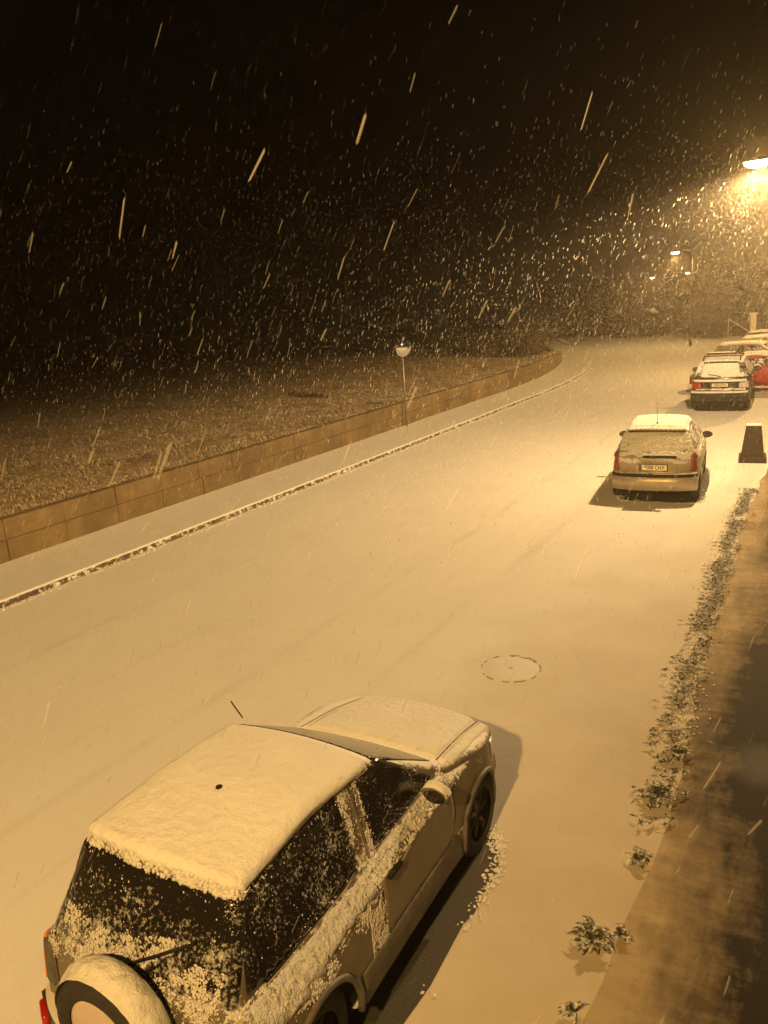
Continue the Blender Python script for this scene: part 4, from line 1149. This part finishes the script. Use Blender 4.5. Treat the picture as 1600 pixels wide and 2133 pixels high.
# traffic mirror
g = thing('traffic_mirror', 'round convex traffic mirror on a thin grey pole at the foot of the wall', 'traffic mirror', (-12.86, 23.45, .11), 0)
MB().tube([(0, 0, 0), (0, 0, 2.62)], .03, 12).build('pole', 'steel', g, True)
hd = bpy.data.objects.new('mirror_head', None)
m = MB(); R = .29
m.lathe([(.001, -.02), (R*.9, -.015), (R+.02, .0), (R+.025, .02), (R, .035)], (0, 0, 0), 'Y', 48)
hd = m.build('mirror_frame', 'black', g, True); hd.location = (.06, .0, 2.62); 
m = MB(); m.lathe([(R*math.sin(t)*1.0/math.sin(.5), .03+.13*(math.cos(t)-math.cos(.5))/(1-math.cos(.5))*.8) for t in [.001]+[.5*i/12 for i in range(1, 13)]], (0, 0, 0), 'Y', 48)
gm = m.build('mirror_glass', plain('convex_mirror', (.82, .82, .82), .03, 1.), hd, True)
hd.rotation_euler = (radians(-10), 0, radians(-122)+0)
hd.location = (0.05, -.02, 2.62)

# street lamps
def street_lamp(x, y, h, base, label, side=1, far=False, group='lit street lamps along the road', arm=1.6, rot=0):
    g = thing('street_lamp', label, 'street lamp', (x, y, base), rot, group)
    H_ = h-base
    m = MB(); m.tube([(side*arm, 0, 0), (side*arm, 0, H_*.5), (side*arm, 0, H_-.1)], [.045, .035, .025], 10)
    m.tube([(side*arm, 0, 0), (side*arm, 0, .5)], [.09, .09], 10); m.build('pole', 'pole_paint', g, True)
    m = MB(); m.tube([(side*arm, 0, H_-.15), (side*arm*.9, 0, H_+.05), (side*arm*.5, 0, H_+.14), (side*.15, 0, H_+.06)], .018, 8); m.build('arm', 'pole_paint', g, True)
    m = MB(); 
    prof = []
    bm = bmesh.new(); bmesh.ops.create_uvsphere(bm, u_segments=20, v_segments=10, radius=1)
    for v in bm.verts: v.co = Vector((v.co.x*.20, v.co.y*.11, max(-.0, v.co.z)*.08+.03))
    bm.verts.index_update(); m.add([v.co for v in bm.verts], [[v.index for v in f.verts] for f in bm.faces]); bm.free()
    hd = m.build('lamp_head', 'pole_paint', g, True); hd.location = (0, 0, H_)
    bm = bmesh.new(); bmesh.ops.create_uvsphere(bm, u_segments=20, v_segments=10, radius=1); m = MB()
    k = 1.0
    for v in bm.verts: v.co = Vector((v.co.x*.27*k, v.co.y*.13*k, min(0, v.co.z)*.13*k+.028))
    bm.verts.index_update(); m.add([v.co for v in bm.verts], [[v.index for v in f.verts] for f in bm.faces]); bm.free()
    gl = m.build('lens', 'lamp_far' if far else 'lamp_glass', hd, True)
    return g
def spot(loc, power, col=LAMP_COL, size=176, blend=.3, rad=.12):
    l = bpy.data.lights.new('lamp_light', 'SPOT'); l.energy = power; l.color = col; l.spot_size = radians(size); l.spot_blend = blend; l.shadow_soft_size = rad
    l.use_nodes = True; nt = l.node_tree; em = nt.nodes['Emission']
    tc = nt.nodes.new('ShaderNodeTexCoord'); sp = nt.nodes.new('ShaderNodeSeparateXYZ'); nt.links.new(tc.outputs['Normal'], sp.inputs[0])
    c = math_(nt, 'MAXIMUM', math_(nt, 'ABSOLUTE', sp.outputs[2]), .05)   # street luminaire: throws more light sideways than down
    cut = nt.nodes.new('ShaderNodeMath'); cut.operation = 'MULTIPLY'; cut.use_clamp = True; cut.inputs[1].default_value = 6.5
    nt.links.new(math_(nt, 'SUBTRACT', c, .07), cut.inputs[0])          # sharp cut-off just under the horizontal
    nt.links.new(math_(nt, 'MULTIPLY', math_(nt, 'MINIMUM', math_(nt, 'POWER', c, -1.7), 7.), cut.outputs[0]), em.inputs['Strength'])
    o = bpy.data.objects.new('lamp_light', l); COL.objects.link(o); o.location = loc; return o
LP = [
    (-1.85, 18.75, 6.42, 0, 'brightest street lamp, at the picture edge above the hatchback', False, 1600, (1, .63, .27)),
    (-1.9, 39.4, 6.4, 0, 'street lamp beside the crossways parked cars', False, 1300, (1, .58, .19)),
    (-.95, -3.1, 6.55, 0, 'street lamp behind the silver off-road car', False, 1560, (1, .562, .158)),
    (-10.4, 57.4, 6.15, 0, 'tallest looking of the distant street lamps', True, 620, LAMP_COL),
    (-18.0, 108.0, 5.32, None, 'distant street lamp just below the tallest distant one, on its house side', True, 260, LAMP_COL),
    (-22.3, 108.0, 5.08, None, 'distant street lamp between the faintest lamp and the tallest distant one', True, 240, LAMP_COL),
    (-66.5, 226.0, 4.55, None, 'faintest and farthest street lamp, low over the dark bank', True, 200, LAMP_COL)]
for x, y, h, b, lb, far, pw, col in LP:
    b = zoff(y) if b is None else b
    street_lamp(x, y, h, b, lb, far=far, arm=1.1 if far else 1.6)
    spot((x, y, h-.16), pw, col)
    if y == 18.75:      # added point light, standing in for lens bloom and scattered glow around it
        l = bpy.data.lights.new('lamp_light', 'POINT'); l.energy = 560; l.color = (1, .60, .20); l.shadow_soft_size = .1
        o = bpy.data.objects.new('lamp_light', l); COL.objects.link(o); o.location = (x, y, h-.17)

# gate pillar, handrail and slim post far off
g = thing('gate_pillar', 'pale square pillar with a flat cap rising behind the row of parked cars', 'pillar', (-4.85, 51.0, 0))
MB().box((0, 0, 1.08), (.30, .30, 2.16), bev=.01).build('shaft', 'stone_pale', g)
MB().box((0, 0, 2.21), (.48, .48, .09), bev=.01).build('cap', 'stone_pale', g)
m = MB(); m.tube([(-6.2, 51.1, 1.95), (-5.1, 51.0, 1.25)], .03, 8); m.tube([(-6.2, 51.1, 1.95), (-6.2, 51.1, 0)], .02, 8); m.tube([(-5.1, 51, 1.25), (-5.1, 51, 0)], .02, 8)
o = m.build('handrail', 'stone_pale'); tag(o, 'thin snowy handrail sloping down to the pale pillar', 'handrail')
g = thing('marker_post', 'short pale post in front of the distant dark trees', 'post', (-14.3, 84.0, zoff(84)))
MB().box((0, 0, 1.5), (.22, .22, 3.0), bev=.02).build('shaft', 'stone_pale', g); MB().box((0, 0, 3.03), (.30, .30, .08), bev=.02).build('snow_cover', 'snow', g)

# low far buildings with snowy roofs
def shed(x, y, w, d, h, rz, label):
    g = thing('low_building', label, 'building', (x, y, zoff(y)), rz, 'low buildings at the far end of the road')
    MB().box((0, 0, h/2), (w, d, h), bev=.01).build('wall', 'brick', g)
    V = [(-w/2-.3, -d/2-.3, h), (w/2+.3, -d/2-.3, h), (w/2+.3, 0, h+.5), (-w/2-.3, 0, h+.5), (w/2+.3, d/2+.3, h), (-w/2-.3, d/2+.3, h)]
    V += [(a, b, c+.12) for a, b, c in V]
    mesh_obj('roof', V, [(0, 1, 2, 3)[::-1], (3, 2, 4, 5)[::-1], (6, 7, 8, 9), (9, 8, 10, 11), (0, 1, 7, 6), (4, 5, 11, 10), (1, 2, 8, 7), (2, 4, 10, 8), (0, 6, 9, 3), (3, 9, 11, 5)], 'snow', g)
    MB().box((-w*.2, -d/2-.02, 1.0), (.9, .06, 2.0)).build('door', 'black', g)
    MB().box((w*.22, -d/2-.02, 1.5), (1.0, .06, .8)).build('window', 'black', g)
shed(-16.2, 86, 3.4, 3, 1.0, .5, 'small low building with a short bright snowy roof at the bend')
shed(-24.0, 104, 5.2, 4, 1.35, .45, 'longer low building with a faint snowy roof farthest along the road')

# trees and shrubs
def plant(name, label, cat, x, y, w, h, n, trunk=True, leaf_s=.10, group=None, seed=0, z=None, crown0=.25, mat='shrub'):
    rr = random.Random(seed); g = thing(name, label, cat, (x, y, zoff(y) if z is None else z), 0, group)
    m = MB(); limbs = []
    if trunk:
        m.tube([(0, 0, -.05), (.04*w, 0, h*.3), (0, .03*w, h*.62), (.02*w, 0, h*.9)], [h*.03, h*.022, h*.013, h*.004], 8)
    for k in range(9 if trunk else 12):
        q = rr.uniform(0, 6.28); z0 = h*rr.uniform(.15, .6) if trunk else 0; e = Vector((cos(q)*w*.4*rr.uniform(.5, 1), sin(q)*w*.4*rr.uniform(.5, 1), min(h*.95, z0+h*rr.uniform(.2, .5))))
        m.tube([(0, 0, z0), e*.5+Vector((0, 0, z0*.5+h*.04)), e], [h*.010, h*.007, h*.003], 5); limbs.append(e)
    m.build('trunk' if trunk else 'stem', 'bark', g, True)
    # clumps of small leaf faces
    V = []; cl = [(rr.gauss(0, .30)*w*.55, rr.gauss(0, .30)*w*.55, h*(crown0+(.97-crown0)*rr.random())) for _ in range(26)]+[tuple(e) for e in limbs]
    cl = [c for c in cl if (c[0]/(w*.5))**2+(c[1]/(w*.5))**2+((c[2]-h*(.5+crown0/2))/(h*(.5-crown0/2)+.01))**2 < 1.15]
    nl = n//len(cl)
    for c in cl:
        r = w*rr.uniform(.07, .17)
        P = RNG.normal(0, r*.62, (nl, 3))+np.array(c); P = P[P[:, 2] > .03]
        u = RNG.normal(size=(len(P), 3)); u /= np.linalg.norm(u, axis=1)[:, None]; v = np.cross(u, RNG.normal(size=(len(P), 3))); v /= np.linalg.norm(v, axis=1)[:, None]
        s = RNG.uniform(.5, 1.2, (len(P), 1))*leaf_s
        V.append(np.stack([P-u*s, P+v*s*.5, P+u*s, P-v*s*.5], 1))
    V = np.concatenate(V); F = np.arange(len(V)*4).reshape(-1, 4)
    fast_mesh('crown' if trunk else 'foliage', V.reshape(-1, 3), F, mat, g, False)
    return g
PL = [('shrub', 'lower rounded shrub just behind the top of the wall, nearest of the bank shrubs', 'shrub', -16.1, 43.0, 3.6, 1.35, 7000, False, .06, 'shrubs at the bend', .72),
      ('shrub', 'taller dark shrub behind the far end of the wall, where it sinks into the bank', 'shrub', -18.1, 50.0, 4.4, 2.1, 8000, False, .07, 'shrubs at the bend', .4),
      ('shrub', 'low spreading shrub farther back on the bank by the bend', 'shrub', -20.6, 45.5, 4.6, 1.5, 6000, False, .07, 'shrubs at the bend', .65),
      ('shrub', 'dark hedge-like shrub facing the road at the bend', 'shrub', -16.0, 72, 5.5, 2.4, 8000, False, .10, 'shrubs beyond the road', None),
      ('shrub', 'wide dark shrub beside the hedge-like one beyond the bend', 'shrub', -21.0, 76, 6, 2.2, 8000, False, .10, 'shrubs beyond the road', None),
      ('shrub', 'dark shrub just behind the crossways parked cars', 'shrub', -9.2, 66, 4.5, 2.6, 8000, False, .10, 'shrubs beyond the road', None),
      ('tree', 'dim leafy tree standing left of the pale pillar', 'tree', -10.8, 74, 5.5, 5.0, 15000, True, .13, 'trees at the end of the road', None),
      ('tree', 'dim leafy tree standing behind the pale pillar', 'tree', -6.6, 78, 6.5, 5.2, 15000, True, .13, 'trees at the end of the road', None),
      ('tree', 'dim tree behind the short pale post', 'tree', -15.2, 92, 6, 5.2, 12000, True, .15, 'trees at the end of the road', None),
      ('tree', 'dim wide tree low over the bend, left of all the other trees', 'tree', -27.5, 92, 8, 4.6, 12000, True, .16, 'trees at the end of the road', None)]
for i, (nm, lb, ct, x, y, w, h, n, tr, ls, gr, z) in enumerate(PL):
    plant(nm, lb, ct, x, y, w, h, n, tr, ls, gr, 20+i, z, .18 if tr else .05, 'shrub_snowy' if i < 3 else 'shrub')

# ------------------------------------------------------------------ falling snow
def flakes():
    out = []
    base = np.array([[1, 0, 0], [-.5, .87, 0], [-.5, -.87, 0]])
    def batch(n, lo, hi, l0, l1, w, k=.30, j=.13):
        P = RNG.uniform(lo, hi, (n, 3)); cam = np.array([0, 0, CAM['H']])
        P = P[np.linalg.norm(P-cam, axis=1) > 1.9]; P = P[P[:, 2] > .02]; n = len(P)
        wind = np.array([-.86*k, -.51*k, -1.])
        D = wind+RNG.normal(0, j, (n, 3))*np.array([1, 1, .3]); D /= np.linalg.norm(D, axis=1)[:, None]
        A = np.cross(D, [0, 1, .2]); A /= np.linalg.norm(A, axis=1)[:, None]; Bv = np.cross(D, A)
        L = RNG.uniform(l0, l1, (n, 1)); W = w*RNG.lognormal(0, .35, (n, 1)); bend = RNG.normal(0, .03, (n, 1))*L
        V = []
        V.append(P+D*L*.5); 
        for t, k in ((.40, .8), (-.38, 1.)):
            c = P+D*L*t+A*bend
            for b in base: V.append(c+(A*b[0]+Bv*b[1])*W*k*RNG.uniform(.7, 1.2, (n, 1)))
        V.append(P-D*L*.5)
        V = np.stack(V, 1); i = (np.arange(n)*8)[:, None]
        T = [(0, 1, 2), (0, 2, 3), (0, 3, 1), (1, 4, 2), (2, 4, 5), (2, 5, 3), (3, 5, 6), (3, 6, 1), (1, 6, 4), (4, 7, 5), (5, 7, 6), (6, 7, 4)]
        F = np.concatenate([i+np.array(t) for t in T]); out.append((V.reshape(-1, 3), F))
    batch(26000, (-22, 9, 0), (5, 34, 7.4), .035, .085, .0052)
    batch(16000, (-50, 30, 0), (6, 75, 9), .04, .10, .009)
    V = np.concatenate([o[0] for o in out]); F = []; k = 0
    for v, f in out: F.append(f+k); k += len(v)
    out.clear(); batch(5200, (-13, .5, 0), (4, 10, 10), .06, .14, .0045, .46, .12)
    n_ = fast_mesh('near_snow', out[0][0], out[0][1], 'flake_near')
    tag(n_, 'faint larger snowflakes falling close to the camera', 'snowfall', kind='stuff')
    o = fast_mesh('falling_snow', V, np.concatenate(F), 'flake')
    tag(o, 'snowflakes falling thickly through the lamp light over the whole street', 'snowfall', kind='stuff')
flakes()

# ------------------------------------------------------------------ haze, world, camera
def haze():
    m = bpy.data.materials.new('snow_haze'); m.use_nodes = True; nt = m.node_tree; nt.nodes.clear()
    out = nt.nodes.new('ShaderNodeOutputMaterial'); v = nt.nodes.new('ShaderNodeVolumePrincipled')
    v.inputs['Color'].default_value = (.95, .86, .72, 1); v.inputs['Density'].default_value = HAZE; v.inputs['Anisotropy'].default_value = .82
    nt.links.new(v.outputs[0], out.inputs['Volume'])
    mb = MB(); mb.box((-130, 330, 5), (760, 780, 44))
    o = mb.build('haze', m); tag(o, kind='stuff'); tag(o, 'thin bright mist of fine snow filling the night air', 'haze')
HAZE = .0027
haze()
w = bpy.data.worlds.new('World'); SC.world = w; w.use_nodes = True
w.node_tree.nodes['Background'].inputs[0].default_value = (.55, .40, .28, 1); w.node_tree.nodes['Background'].inputs[1].default_value = .0012
cam = bpy.data.cameras.new('camera'); co = bpy.data.objects.new('camera', cam); COL.objects.link(co)
p, r, yaw = CAM['p'], CAM['r'], CAM['yaw']
fwd = Vector((-sin(yaw)*cos(p), cos(yaw)*cos(p), -sin(p))); rt = Vector((cos(yaw), sin(yaw), 0)); up = rt.cross(fwd)
rt2 = rt*cos(r)-up*sin(r); up2 = up*cos(r)+rt*sin(r)
mt = Matrix((rt2, up2, -fwd)).transposed().to_4x4(); mt.translation = Vector((0, 0, CAM['H'])); co.matrix_world = mt
cam.sensor_fit = 'VERTICAL'; cam.sensor_height = 36; cam.lens = CAM['f']/2133*36; cam.clip_start = .05; cam.clip_end = 2000
SC.camera = co
SC.view_settings.view_transform = 'Standard'; SC.view_settings.look = 'None'; SC.view_settings.exposure = .2; SC.view_settings.gamma = 1
SC.cycles.use_denoising = True; SC.cycles.max_bounces = 6; SC.cycles.volume_bounces = 1; SC.cycles.diffuse_bounces = 3
SC.cycles.transparent_max_bounces = 8; SC.cycles.sample_clamp_indirect = 4; SC.cycles.use_light_tree = True
